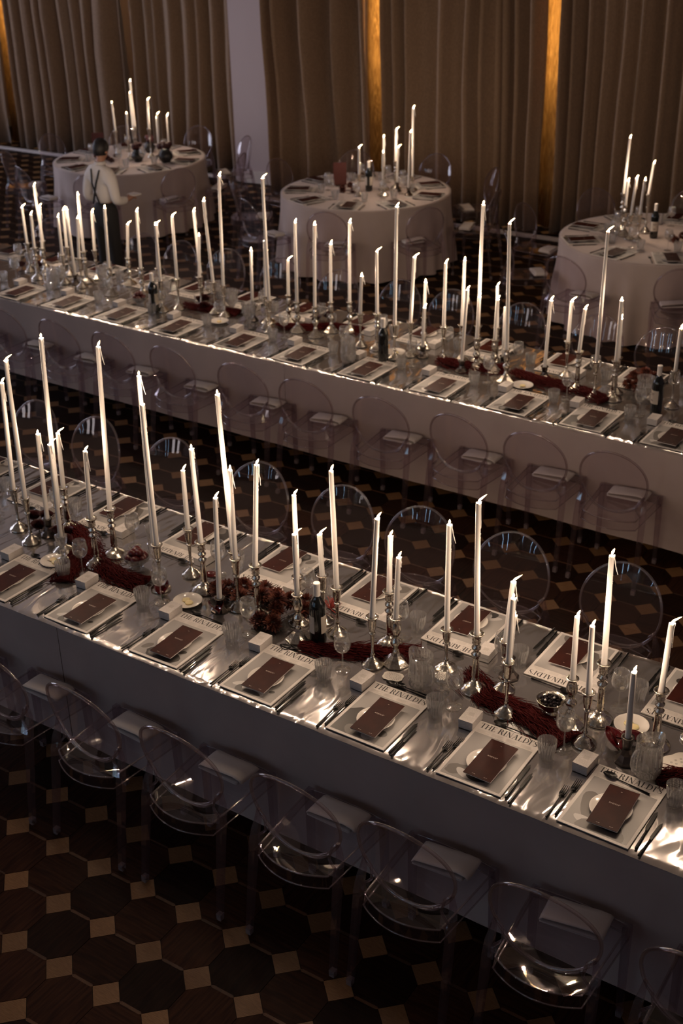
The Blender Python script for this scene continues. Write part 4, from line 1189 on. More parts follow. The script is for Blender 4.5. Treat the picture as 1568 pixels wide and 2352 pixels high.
bottle(1.322, 4.342, -2.2, 'dark wine bottle with a cream label at right of the rear table', False)
bottle(-3.452, 8.559, 0.4, 'dark wine bottle on the middle round table')
bottle(-0.164, 8.241, -1.2, 'dark wine bottle on the round table farthest right')
def jug_meshes():
    n = 48
    fl = lambda i, k: 1 - 0.03 * (i % 2) * (1 <= k <= 6)
    b = MB(); b.lathe([(0.040, 0.0), (0.045, 0.004), (0.052, 0.02), (0.055, 0.05), (0.054, 0.09), (0.0515, 0.12), (0.0505, 0.145), (0.052, 0.165), (0.050, 0.1655), (0.048, 0.145), (0.051, 0.06), (0.046, 0.014), (0.0001, 0.010)], n, fl)
    # pour lip: pull the rim outwards on one side
    b.v = [((x + 0.016 * max(0, (z - 0.13) / 0.035) * max(0, math.cos(math.atan2(y, x))) ** 6), y, z + 0.008 * max(0, (z - 0.15) / 0.015) * max(0, math.cos(math.atan2(y, x))) ** 8) for x, y, z in b.v]
    bo = b.mesh('jug_body', M['cut'], False)
    b = MB(); b.tube([(-0.049, 0, 0.135), (-0.066, 0, 0.138), (-0.080, 0, 0.115), (-0.082, 0, 0.08), (-0.072, 0, 0.05), (-0.053, 0, 0.038)], [0.006, 0.007, 0.007, 0.007, 0.0065, 0.006], 8); ha = b.mesh('handle', M['cut'])
    b = MB(); b.lathe([(0.0001, 0.012), (0.044, 0.016), (0.0495, 0.06), (0.0475, 0.118), (0.0001, 0.118)], 28); wa = b.mesh('water', M['water'])
    return bo, ha, wa
JUG = jug_meshes()
def jug(x, y, rz, label):
    t = thing('water_jug', label, 'jug', (x, y, Z0), rz)
    for nm, me in zip(('jug_body', 'handle', 'water'), JUG): put(nm, me, t)
jug(1.544, 0.982, RZC + 2.2, 'ribbed glass water jug beside the fourth magazine of the front table')
jug(2.566, 0.934, RZC + 0.5, 'ribbed glass water jug with handle beside the plate of butter, front table')
jug(-3.941, 4.354, 1.0, 'ribbed glass water jug at the waiter\'s end of the rear table')
jug(-0.847, 4.118, 2.0, 'ribbed glass water jug near the middle bottle of the rear table')
b = MB(); b.lathe([(0.0001, 0.0), (0.040, 0.0), (0.044, 0.004), (0.066, 0.011), (0.071, 0.0145), (0.0715, 0.016), (0.069, 0.0162), (0.060, 0.011), (0.040, 0.006), (0.0001, 0.0055)], 36); BPL = b.mesh('butter_plate', M['china'])
b = MB(); b.lathe([(0.0001, 0.0), (0.017, 0.0), (0.020, 0.003), (0.019, 0.007), (0.015, 0.009), (0.0001, 0.0095)], 20); PAT = b.mesh('butter_pat', M['butter'])
for k, (x, y, lab, n) in enumerate(((-0.576, 0.948, 'first butter plate from left on the front table', 2), (0.255, 0.996, 'second butter plate from left on the front table', 2), (2.406, 1.185, 'butter plate behind the dark candle holder on the front table', 2),
                                    (0.416, 4.30, 'butter plate at right on the rear table', 1), (-2.166, 4.33, 'butter plate at left on the rear table', 1), (-0.64, 4.42, 'butter plate behind the middle bottle of the rear table', 1))):
    tag(put('butter_plate', BPL, None, (x, y, Z0)), 'white china ' + lab, 'plate', 'butter plates')
    for q in range(n):
        tag(put('butter_pat', PAT, None, (x + (0.014 - 0.028 * q) * (1 if n == 2 else 0.2), y - 0.006 + 0.012 * q, Z0 + 0.0058)), '%s round pat of butter, %s' % (('paler', 'rear')[q] if n == 2 else 'single', lab), 'butter', 'pats of butter')

def fruit_bowl(x, y, label, ft, n, r, where):
    fl = flute(36, 0.05)
    b = MB(); b.lathe([(0.030, 0.0), (0.032, 0.006), (0.026, 0.012), (0.040, 0.020), (0.060, 0.036), (0.070, 0.056), (0.072, 0.062), (0.068, 0.062), (0.055, 0.036), (0.030, 0.022), (0.0001, 0.019)], 36, fl)
    me = b.mesh('fruit_bowl', M['cut'], False)
    tag(put('fruit_bowl', me, None, (x, y, Z0)), label, 'bowl')
    rnd = random.Random(int(x * 100))
    for k in range(n):
        if k < 6: px_, py_, pz = 0.036 * math.cos(k * PI / 3), 0.036 * math.sin(k * PI / 3), 0.052
        else: px_, py_, pz = 0.018 * math.cos(k * 2.1), 0.018 * math.sin(k * 2.1), 0.080
        b = MB(); b.sphere((0, 0, 0), r * rnd.uniform(0.92, 1.05), 14, 10, 0.94)
        b.v = [(a, c, e - 0.003 * math.exp(-(a * a + c * c) / 0.00006) * (1 if e > 0 else 0)) for a, c, e in b.v]
        p = tag(put('plum', b.mesh('plum', M['plum']), None, (x + px_, y + py_, Z0 + pz), (rnd.uniform(-0.5, 0.5), rnd.uniform(-0.5, 0.5), 0)), 'dark red plum heaped in the crystal bowl on the ' + where, 'fruit', 'plums in the bowl on the ' + where)
        b = MB(); b.tube([(0, 0, r * 0.9), (0.002, 0, r * 1.25)], [0.0012, 0.0009], 5); put('stalk', b.mesh('stalk', M['stem']), p)
fruit_bowl(-0.189, 1.141, 'low cut-crystal bowl heaped with dark red plums, front table', 0, 9, 0.025, 'front table')
fruit_bowl(-3.021, 4.385, 'low cut-crystal bowl heaped with dark red plums, rear table', 0, 9, 0.021, 'rear table')
def berry_bowl(x, y, label, where):
    b = MB(); b.lathe([(0.028, 0.0), (0.030, 0.004), (0.016, 0.012), (0.014, 0.018), (0.034, 0.030), (0.052, 0.050), (0.058, 0.072), (0.061, 0.075), (0.058, 0.076), (0.050, 0.052), (0.032, 0.034), (0.0001, 0.030)], 32)
    tag(put('silver_bowl', b.mesh('silver_bowl', M['silver']), None, (x, y, Z0)), label, 'bowl')
    b = MB()
    b.sphere((0, 0, 0), 0.0085, 10, 7)
    for k in range(14):
        a = k * 2.4; zz = -0.006 + 0.012 * k / 13; rr = math.sqrt(max(0, 0.0078 ** 2 - zz * zz)) if abs(zz) < 0.0078 else 0.001
        b.sphere((rr * math.cos(a), rr * math.sin(a), zz), 0.0028, 6, 4)
    me = b.mesh('blackberry', M['berry'])
    for k in range(19):
        rr = 0.042 * math.sqrt((k + 0.4) / 19); a = k * 2.39996
        tag(put('blackberry', me, None, (x + rr * math.cos(a), y + rr * math.sin(a), Z0 + 0.066 + 0.008 * (1 - rr / 0.042)), (k, k * 0.7, 0)), 'black berry piled in the silver bowl on the ' + where, 'fruit', 'berries in the bowl on the ' + where)
    b = MB(); b.sphere((0, 0, 0), 0.005, 10, 7); pm = b.mesh('pearl', M['pearl'])
    for k, (a, rr) in enumerate(((0.3, 0.012), (4.2, 0.03), (2.2, 0.034))):
        tag(put('pearl', pm, None, (x + rr * math.cos(a), y + rr * math.sin(a), Z0 + 0.0845 - 0.12 * rr)), 'white pearl lying on the black berries, ' + where, 'pearl', 'pearls on the berries, ' + where)
berry_bowl(2.091, 1.095, 'polished silver bowl of black berries between places of the front table', 'front table')
berry_bowl(-2.07, 4.60, 'polished silver bowl of black berries on the rear table', 'rear table')
# coupe of pearls
t = thing('glass_coupe', 'small footed glass coupe filled with pearls, behind the fourth wine glass', 'glass', (1.638, 0.995, Z0))
b = MB(); b.lathe([(0.032, 0.0), (0.033, 0.003), (0.010, 0.008), (0.006, 0.02), (0.006, 0.04)], 24); put('foot', b.mesh('foot', M['cut']), t)
b = MB(); b.lathe([(0.006, 0.038), (0.022, 0.044), (0.034, 0.060), (0.036, 0.082), (0.034, 0.082), (0.032, 0.062), (0.0001, 0.048)], 24); put('bowl', b.mesh('bowl', M['glass']), t)
b = MB(); rnd = random.Random(3)
for k in range(60):
    rr = 0.031 * math.sqrt((k + 0.5) / 60); a = k * 2.39996
    b.sphere((rr * math.cos(a), rr * math.sin(a), 0.082 + 0.007 * (1 - rr / 0.031)), 0.0038, 7, 5)
o = put('pearls', b.mesh('pearls', M['pearl']), t); o['kind'] = 'stuff'
# crystal vases and pearl coupes of the rear table
b = MB(); b.lathe([(0.042, 0.0), (0.044, 0.005), (0.018, 0.014), (0.014, 0.03), (0.022, 0.045), (0.044, 0.075), (0.054, 0.11), (0.050, 0.145), (0.058, 0.17), (0.055, 0.1705), (0.046, 0.145), (0.048, 0.11), (0.036, 0.08), (0.0001, 0.06)], 36, lambda i, k: 1 - 0.07 * (i % 2) * (4 <= k <= 8)); CVASE = b.mesh('crystal_vase', M['cut'], False)
for x, y, lab in ((-2.25, 4.60, 'cut-crystal footed vase among the roses of the rear table'), (-2.47, 4.72, 'cut-crystal footed vase at the rear of the rear table, behind the roses'), (-1.93, 4.40, 'cut-crystal footed vase beside the low dark holder of the rear table'),
                  (-3.60, 4.60, 'cut-crystal footed vase near the waiter, on the rear table'), (1.20, 4.46, 'cut-crystal footed vase between the red flowers and the labelled bottle')):
    tag(put('crystal_vase', CVASE, None, (x, y, Z0)), lab, 'vase')
# doilies
def doily(x, y, r, rz, label, sq=False):
    b = MB(); n = 48
    rng = [r * (1 + 0.07 * abs(math.sin(k * PI * 10 / n))) for k in range(n)]
    outer = [(rng[k] * math.cos(2 * PI * k / n), rng[k] * math.sin(2 * PI * k / n)) for k in range(n)]
    if sq: outer = [(math.copysign(abs(px_) ** 0.6, px_) * r ** 0.4 * 0.85, math.copysign(abs(py_) ** 0.6, py_) * r ** 0.4 * 0.6) for px_, py_ in outer]
    b.poly(outer, 0.0, 0.0012)
    o = tag(put('doily', b.mesh('doily', M['lace'], False), None, (x, y, Z0 + 0.0006), (0, 0, rz)), label, 'doily')
    b = MB()
    for ring, m_ in ((0.45, 10), (0.72, 16), (0.92, 22)):
        for k in range(m_):
            a = 2 * PI * k / m_
            b.lathe([(r * 0.05, 0), (r * 0.05, 0.0004)], 6, c=(r * ring * 0.82 * math.cos(a) * (0.95 if not sq else 0.9), r * ring * 0.82 * math.sin(a) * (0.95 if not sq else 0.62), 0.0012))
    p = put('lace_holes', b.mesh('lace_holes', M['inkgrey'], False), o); p['kind'] = 'stuff'
doily(1.404, 0.985, 0.052, 0.2, 'small scalloped lace doily under the spoons of the fourth magazine', True)
doily(2.70, 1.03, 0.115, 0.0, 'round lace doily beside the second water jug, edge of view')

# flowers
def mum_mesh(seed, r=0.034):
    rnd = random.Random(seed); b = MB()
    for k in range(120):
        z = 1 - 1.55 * (k + 0.5) / 120
        a = k * 2.39996 + rnd.uniform(-0.2, 0.2)
        s = math.sqrt(max(0, 1 - z * z))
        d = Vector((s * math.cos(a), s * math.sin(a), z))
        u = d.cross(Vector((0, 0, 1)) if abs(d.z) < 0.95 else Vector((1, 0, 0))).normalized()
        w_ = d.cross(u)
        L0 = r * rnd.uniform(0.85, 1.15); hw = r * 0.15
        p0 = d * r * 0.35; p1 = d * L0 * 0.75 + w_ * 0.002; p2 = d * L0 + Vector((0, 0, -0.004)) * rnd.uniform(0, 1.5)
        b.add([p0 - u * hw * 0.5, p0 + u * hw * 0.5, p1 + u * hw, p2 + u * hw * 0.3, p2 - u * hw * 0.3, p1 - u * hw], [(0, 1, 2, 5), (5, 2, 3, 4)])
    return b.mesh('petals', M['mum'], False)
MUMS = [mum_mesh(k) for k in range(3)]
ROSE = []
for sd in range(2):
    rnd = random.Random(sd + 50); b = MB()
    for k in range(16):
        r = 0.006 + 0.0017 * k; a0 = k * 2.2; h = 0.036 - 0.0009 * k
        vs = []; fs = []
        for i in range(7):
            a = a0 + 1.9 * (i / 6 - 0.5)
            for j, (q, z) in enumerate(((0.35, 0.0), (0.9, h * 0.45), (1.0, h * 0.85), (1.18, h))):
                vs.append((r * q * math.cos(a), r * q * math.sin(a), z))
        for i in range(6):
            for j in range(3): fs.append((i * 4 + j, i * 4 + 4 + j, i * 4 + 5 + j, i * 4 + 1 + j))
        b.add(vs, fs)
    ROSE.append(b.mesh('petals', M['rose']))
b = MB(); b.tube([(0, 0, -0.004), (0.01, 0.004, -0.03), (0.03, 0.01, -0.045)], [0.0022, 0.002, 0.0018], 6); FST = b.mesh('flower_stem', M['stem'])
def flower(x, y, z, label, group, kind='mum', s=1.0, k=0):
    t = thing('chrysanthemum' if kind == 'mum' else 'rose', label, 'flower', (x, y, z), k * 1.3, group)
    t.scale = (s, s, s)
    t.rotation_euler = (0.25 * math.sin(k), 0.25 * math.cos(k * 1.7), k * 1.3)
    put('petals', MUMS[k % 3] if kind == 'mum' else ROSE[k % 2], t)['kind'] = 'stuff'
    put('flower_stem', FST, t)
FZ = Z0 + 0.036
ML = ['topmost', 'rear', 'lowest, drooping towards the box', 'leftmost', 'second from left', 'rear right', 'nearest the bottle', 'darkest', 'central rear', 'front central']
for k, (x, y, z) in enumerate(((0.66, 1.165, 0.04), (0.60, 1.20, 0.0), (0.74, 1.02, 0.0), (0.375, 1.165, 0.0), (0.44, 1.20, 0.012), (0.77, 1.25, 0.0), (0.72, 1.20, 0.02), (0.37, 1.10, 0.0), (0.53, 1.25, 0.0), (0.71, 1.09, 0.028), (0.67, 1.01, 0.0), (0.545, 1.16, 0.02), (0.60, 1.135, 0.045), (0.80, 1.19, 0.0), (0.33, 1.13, 0.0), (0.465, 1.13, 0.0), (0.70, 1.12, 0.06))):
    flower(x, y, FZ + z, 'rust red chrysanthemum head in the cluster beside the bottle, front table', 'chrysanthemums beside the bottle on the front table', 'mum', 1.32, k)
for k, (x, y, z) in enumerate(((-1.008, 1.224, 0), (-0.90, 1.16, 0), (-0.933, 1.25, 0.01), (-0.72, 1.19, 0), (-0.67, 1.12, 0), (-0.73, 1.13, 0.03))):
    flower(x, y, Z0 + 0.012 + z, 'burgundy rose among the candlesticks at the far left of the front table', 'roses on the front table', 'rose', 1.15, k)
for k, (x, y, z) in enumerate(((-2.584, 4.62, 0), (-2.46, 4.52, 0.0), (-2.52, 4.60, 0.03), (-2.40, 4.62, 0), (-4.479, 4.70, 0), (-4.60, 4.62, 0), (-1.52, 4.70, 0.0), (-1.44, 4.75, 0.02))):
    flower(x, y, FZ + z - 0.02, 'burgundy rose among the candlesticks of the rear table', 'roses on the rear table', 'rose', 1.3, k)
for k, (x, y, z) in enumerate(((1.03, 4.70, 0.03), (1.10, 4.72, 0.06), (1.08, 4.62, 0.0), (1.17, 4.70, 0.05), (1.03, 4.61, 0.0), (1.12, 4.55, 0.0))):
    flower(x, y, FZ + z, 'rust red chrysanthemum head behind the labelled bottle, rear table', 'chrysanthemums on the rear table', 'mum', 1.1, k)
# amaranth: hanging tassels laid along the table
def amaranth(pts, label, n=420, wd=0.05, ht=0.035, seed=1):
    rnd = random.Random(seed)
    P = [Vector((x, y, 0)) for x, y in pts]
    cum = [0.0]
    for a, c in zip(P, P[1:]): cum.append(cum[-1] + (c - a).length)
    tot = cum[-1]
    def at(s):
        s = min(max(s, 0), tot)
        for k in range(len(P) - 1):
            if s <= cum[k + 1] + 1e-9:
                t = (s - cum[k]) / max(cum[k + 1] - cum[k], 1e-6)
                return P[k].lerp(P[k + 1], t), (P[k + 1] - P[k]).normalized()
    o0 = P[0]
    b = MB()
    wd *= 1.2
    for k in range(int(n * 1.35)):
        s = rnd.uniform(-0.02, tot)
        L_ = rnd.uniform(0.06, 0.17)
        off = rnd.gauss(0, wd * 0.42); zz = abs(rnd.gauss(0, 1)) * 0.5
        z0 = ht * max(0.05, 1 - (off / wd) ** 2) * rnd.uniform(0.3, 1.0)
        cv = rnd.uniform(-0.05, 0.05)
        pts_ = []
        for q in range(5):
            p, t = at(s + L_ * q / 4)
            nrm = Vector((-t.y, t.x, 0))
            p = p + nrm * (off + cv * (q / 4) ** 2 + rnd.uniform(-0.010, 0.010))
            pts_.append((p.x - o0.x, p.y - o0.y, max(0.002, z0 * (1 - 0.6 * (q / 4)) + rnd.uniform(-0.003, 0.004))))
        b.tube(pts_, [0.0013, 0.0021, 0.0021, 0.0017, 0.0007], 4)
    m_ = thing('amaranth_garland', label, 'flower', (o0.x, o0.y, Z0))
    put('tassels', b.mesh('tassels', M['amar']), m_)['kind'] = 'stuff'
    b = MB(); q = []
    for k in range(9):
        p, t = at(tot * k / 8); q.append((p.x - o0.x, p.y - o0.y, 0.012))
    b.tube(q, 0.003, 6); put('stem', b.mesh('stem', M['stem']), m_)
amaranth([(-0.80, 1.27), (-0.621, 1.20), (-0.43, 1.07), (-0.194, 1.00), (-0.03, 1.01)], 'dark red amaranth garland behind the second place of the front table', 620, 0.06, 0.045, 1)
amaranth([(-0.55, 1.08), (-0.48, 0.98), (-0.40, 0.82)], 'dark red amaranth spray hanging forward between two butter plate places', 260, 0.05, 0.03, 2)
amaranth([(0.93, 0.95), (1.056, 1.005), (1.224, 1.09), (1.42, 1.20)], 'dark red amaranth garland running past the bottle, front table', 420, 0.05, 0.03, 3)
amaranth([(1.66, 1.18), (1.817, 1.06), (2.012, 1.03), (2.23, 0.96)], 'dark red amaranth garland under the candlesticks behind the fifth place', 620, 0.055, 0.035, 4)
amaranth([(2.80, 1.05), (2.69, 1.0), (2.60, 0.93)], 'dark red amaranth spray by the second water jug', 160, 0.04, 0.03, 5)
amaranth([(-0.30, 4.42), (0.025, 4.44), (0.18, 4.52)], 'dark red amaranth garland under the tallest candles of the rear table', 420, 0.07, 0.045, 6)
amaranth([(0.25, 4.48), (0.489, 4.43), (0.776, 4.41), (1.0, 4.33)], 'dark red amaranth garland behind the butter plate, rear table', 480, 0.07, 0.045, 7)
amaranth([(-2.66, 4.50), (-2.344, 4.54), (-2.15, 4.56)], 'dark red amaranth garland by the roses, rear table', 380, 0.06, 0.04, 8)
amaranth([(-1.72, 4.45), (-1.51, 4.54), (-1.366, 4.66), (-1.1, 4.70)], 'dark red amaranth garland mid rear table', 460, 0.06, 0.04, 9)
# red berry sprig and glossy leaves
t = thing('red_sprig', 'bright red coral-like sprig behind the bottle on the front table', 'flower', (0.87, 1.30, Z0))
b = MB(); rnd = random.Random(8)
for k in range(26):
    a = rnd.uniform(-0.5, 2.6); e = rnd.uniform(0.15, 1.0)
    p = Vector((0, 0, 0.005)); d = Vector((math.cos(a) * math.cos(e), math.sin(a) * math.cos(e), math.sin(e)))
    q = [p]
    for s in range(4):
        d = (d + Vector((rnd.uniform(-0.5, 0.5), rnd.uniform(-0.5, 0.5), rnd.uniform(-0.3, 0.3)))).normalized()
        p = p + d * 0.016; q.append(Vector((p.x, p.y, max(p.z, 0.003))))
    b.tube(q, [0.002, 0.0024, 0.0022, 0.0024, 0.0012], 5)
put('twigs', b.mesh('twigs', M['coral']), t)
def spathe(x, y, rz, label, s=1.0):
    b = MB(); vs = []; fs = []
    nu, nv = 10, 8
    for j in range(nv + 1):
        v = j / nv
        wd = 0.036 * math.sin(PI * min(1, 0.12 + 0.88 * v) ** 0.8) ** 0.8 if v < 1 else 0.0
        for i in range(nu + 1):
            u = -1 + 2 * i / nu
            vs.append((u * wd, 0.10 * v - 0.05 + 0.02 * abs(u) * (1 - v) * -1, 0.012 + 0.03 * (u * u) * (1 - v * 0.5) + 0.035 * v * (1 - v) + 0.02 * v))
    for j in range(nv):
        for i in range(nu):
            a = j * (nu + 1) + i
            fs.append((a, a + 1, a + nu + 2, a + nu + 1))
    b.add(vs, fs)
    t = thing('flamingo_flower', label, 'flower', (x, y, Z0), rz)
    t.scale = (s, s, s)
    o = put('spathe', b.mesh('spathe', M['spathe']), t)
    sd = o.modifiers.new('thick', 'SOLIDIFY'); sd.thickness = 0.0015
    b = MB(); b.tube([(0, -0.03, 0.022), (0, 0.0, 0.045), (0, 0.02, 0.06)], [0.004, 0.0045, 0.003], 8); put('spadix', b.mesh('spadix', M['amar']), t)
    b = MB(); b.tube([(0, -0.04, 0.014), (0.01, -0.07, 0.005)], 0.003, 6); put('flower_stem', b.mesh('flower_stem', M['stem']), t)
spathe(0.085, 1.02, 0.5, 'glossy dark red waxy flower behind the second tumbler, front table', 0.95)
spathe(0.21, 1.20, 2.4, 'glossy dark red waxy flower on its own by the fluted candlestick', 0.8)
spathe(2.385, 1.04, 0.9, 'glossy dark red waxy flower beside the dark candle holder at right', 1.1)
spathe(2.43, 1.07, 2.2, 'glossy dark red waxy flower lying under the third butter plate', 0.9)
spathe(0.44, 0.99, 4.0, 'dark waxy flower at the foot of the low dark holder', 1.0)

# ------------------------------------------------------------------ round tables
def round_table(idx, cx, cy, tn, r=0.91, seats=9, a0=0.2):
    short = ['round table by waiter', 'middle round table', 'right round table'][idx]
    t = thing('round_table', 'round banquet table hidden under its cloth, the ' + tn, 'table', (cx, cy, 0))
    b = MB(); b.lathe([(r - 0.02, 0.705), (r - 0.02, 0.738)], 48); put('table_top', b.mesh('table_top', M['wood'], False), t)
    for k in range(4):
        a = k * PI / 2 + 0.6
        b = MB(); b.tube([(0.5 * math.cos(a), 0.5 * math.sin(a), 0.705), (0.52 * math.cos(a), 0.52 * math.sin(a), 0)], 0.02, 8); put('leg', b.mesh('leg', M['pewter']), t)
    # cloth
    n = 220; rows = [0.0, 0.015, 0.06, 0.16, 0.30, 0.46, 0.60, 0.72]
    rnd = random.Random(idx + 5)
    nf = 19 + idx
    vs = [(0, 0, 0.744)]; fs = []
    for q, rr in enumerate((0.5, 0.97)):
        for k in range(n): a = 2 * PI * k / n; vs.append((r * rr * math.cos(a), r * rr * math.sin(a), 0.744))
    for q, d in enumerate(rows):
        for k in range(n):
            a = 2 * PI * k / n
            f = 0.5 + 0.5 * math.sin(nf * a + 1.6 * noise.noise(Vector((math.cos(a) * 2, math.sin(a) * 2, idx))) * 2)
            g = (d / 0.72)
            rad = r + 0.004 + g * (0.006 + 0.080 * f * min(1, g * 1.6))
            vs.append((rad * math.cos(a), rad * math.sin(a), 0.742 - d + 0.0))
    m_ = 2 + len(rows)
    for k in range(n): fs.append((0, 1 + k, 1 + (k + 1) % n))
    for q in range(m_ - 1):
        for k in range(n):
            a, c = 1 + q * n + k, 1 + q * n + (k + 1) % n
            fs.append((a, a + n, c + n, c))
    b = MB(); b.add(vs, fs)
    o = tag(put('tablecloth', b.mesh('tablecloth', M['cloth']), None, (cx, cy, 0)), 'pale draped cloth falling in folds to the floor, ' + tn, 'tablecloth')
    b = MB(); b.tube([vs[1 + (m_ - 1) * n + k] for k in range(n)], 0.003, 5, closed=True); put('hem', b.mesh('hem', M['cloth']), o)
    for k in range(seats):
        a = a0 + 2 * PI * k / seats
        c, s = math.cos(a), math.sin(a)
        w_ = '%s seat anticlockwise, %s' % (ordinal(k + 1), short)
        # chair, facing the centre; local +y is the way it faces
        rc = 1.475 + rnd.uniform(-0.02, 0.05)
        chx, chy = cx + rc * c, cy + rc * s
        ok = chy < 10.12 or idx == 0
        if ok:
            chair(chx, chy, a + PI / 2 + rnd.uniform(-0.1, 0.1), 'clear plastic chair, ' + w_, 'clear chairs at the round tables')
            napkin(chx, chy, a + PI / 2, 'folded linen napkin on a chair, ' + w_, k, 'napkins on the chairs')
        px_, py_ = cx + (r - 0.012) * c, cy + (r - 0.012) * s
        ang = a + PI / 2
        org = (px_ - MW / 2 * math.cos(ang), py_ - MW / 2 * math.sin(ang))
        of = (org, ang)
        zt = 0.7448
        magazine(of, 'magazine showing %s, %s' % (FIGW[(k * 2 + idx) % 5], w_), (k * 2 + idx) % 5, 'magazines on the round tables', zt)
        simple('side_plate', PLATE, of, 0.145, 0.165, 0, 'small white plate under the menu, ' + w_, 'plate', 'side plates on the round tables', zt + 0.0047)
        menu(of, 'oxblood menu booklet on its plate, ' + w_, 'menus on the round tables', 0.1, 0.05, zt + 0.0185)
        simple('fork', FORK_I, of, -0.022, 0.05, jit(0.03), 'black fork, ' + w_, 'fork', 'forks on the round tables', zt)
        simple('knife', KNIFE_I, of, 0.300, 0.05, jit(0.03), 'black knife, ' + w_, 'knife', 'knives on the round tables', zt)
        tumbler((*place_xy(of, 0.245 + jit(0.012), 0.425 + jit(0.012)), zt), 'cut-crystal tumbler, ' + w_, 'tumblers on the round tables', False)
        wineglass((*place_xy(of, 0.145 + jit(0.015), 0.47 + jit(0.02)), zt), 'clear wine glass, ' + w_, 'wine glasses on the round tables', False)
for k, (cx, cy, tn) in enumerate(RT): round_table(k, cx, cy, tn, a0=(0.25, 0.12, 0.30)[k])
ZR = 0.745
def table_card(x, y, rz, h, label):
    t = tag(put('table_card', None, None, (x, y, ZR), (0, 0, rz)), label, 'sign')
    b = MB(); b.box(-0.07, 0.07, -0.006, 0.006, 0.012, h); put('card', b.mesh('card', M['redcard'], False), t)
    b = MB(); b.box(-0.05, 0.05, -0.03, 0.03, 0.0, 0.014); put('holder', b.mesh('holder', M['pewter'], False), t)
table_card(-7.24, 8.46, 0.6, 0.30, 'dark red upright table card beyond the waiter\'s shoulder')
table_card(-3.86, 8.62, 0.6, 0.25, 'dark red upright table card on the middle round table')
def dark_vase(x, y, s, label, k):
    t = thing('black_vase', label, 'vase', (x, y, ZR), k)
    t.scale = (s, s, s)
    b = MB(); b.lathe([(0.03, 0.0), (0.032, 0.004), (0.05, 0.03), (0.055, 0.055), (0.04, 0.08), (0.03, 0.092), (0.034, 0.1), (0.030, 0.1), (0.0001, 0.06)], 20); put('vase_body', b.mesh('vase_body', M['vase']), t)
    b = MB(); rnd = random.Random(k)
    for q in range(9):
        a = rnd.uniform(0, 6.28); rr = rnd.uniform(0.0, 0.05)
        b.sphere((rr * math.cos(a), rr * math.sin(a), 0.11 + rnd.uniform(-0.005, 0.03)), rnd.uniform(0.018, 0.028), 8, 6)
    o = put('dark_blooms', b.mesh('dark_blooms', M['rose'], False), t); o['kind'] = 'stuff'
for k, (x, y, s, lab) in enumerate(((-6.92, 9.02, 1.3, 'rear small black vase of dark blooms on the round table by the waiter'), (-6.70, 8.55, 1.4, 'front small black vase of dark blooms on the round table by the waiter'),
                                    (-6.36, 8.66, 1.6, 'large black vase of dark blooms on the round table by the waiter'))): dark_vase(x, y, s, lab, k)
for k, (x, y, z) in enumerate(((-7.12, 8.44, 0), (-7.02, 8.38, 0.0), (-7.00, 8.50, 0.02), (-6.92, 8.33, 0))):
    flower(x, y, ZR + 0.03 + z, 'rust red chrysanthemum head by the table card, round table by waiter', 'chrysanthemums on the round table by the waiter', 'mum', 1.1, k)
for k, (x, y, z) in enumerate(((-3.72, 8.45, 0), (-3.66, 8.37, 0.0), (-3.64, 8.48, 0.03), (-3.55, 8.40, 0))):
    flower(x, y, ZR + 0.03 + z, 'rust red chrysanthemum head by the card on the middle round table', 'chrysanthemums on the middle round table', 'mum', 1.1, k)
for k, (x, y, z) in enumerate(((0.02, 8.22, 0), (0.08, 8.15, 0.0), (0.10, 8.25, 0.02))):
    flower(x, y, ZR + 0.03 + z, 'rust red chrysanthemum head on the round table farthest right', 'chrysanthemums on the right round table', 'mum', 1.1, k)

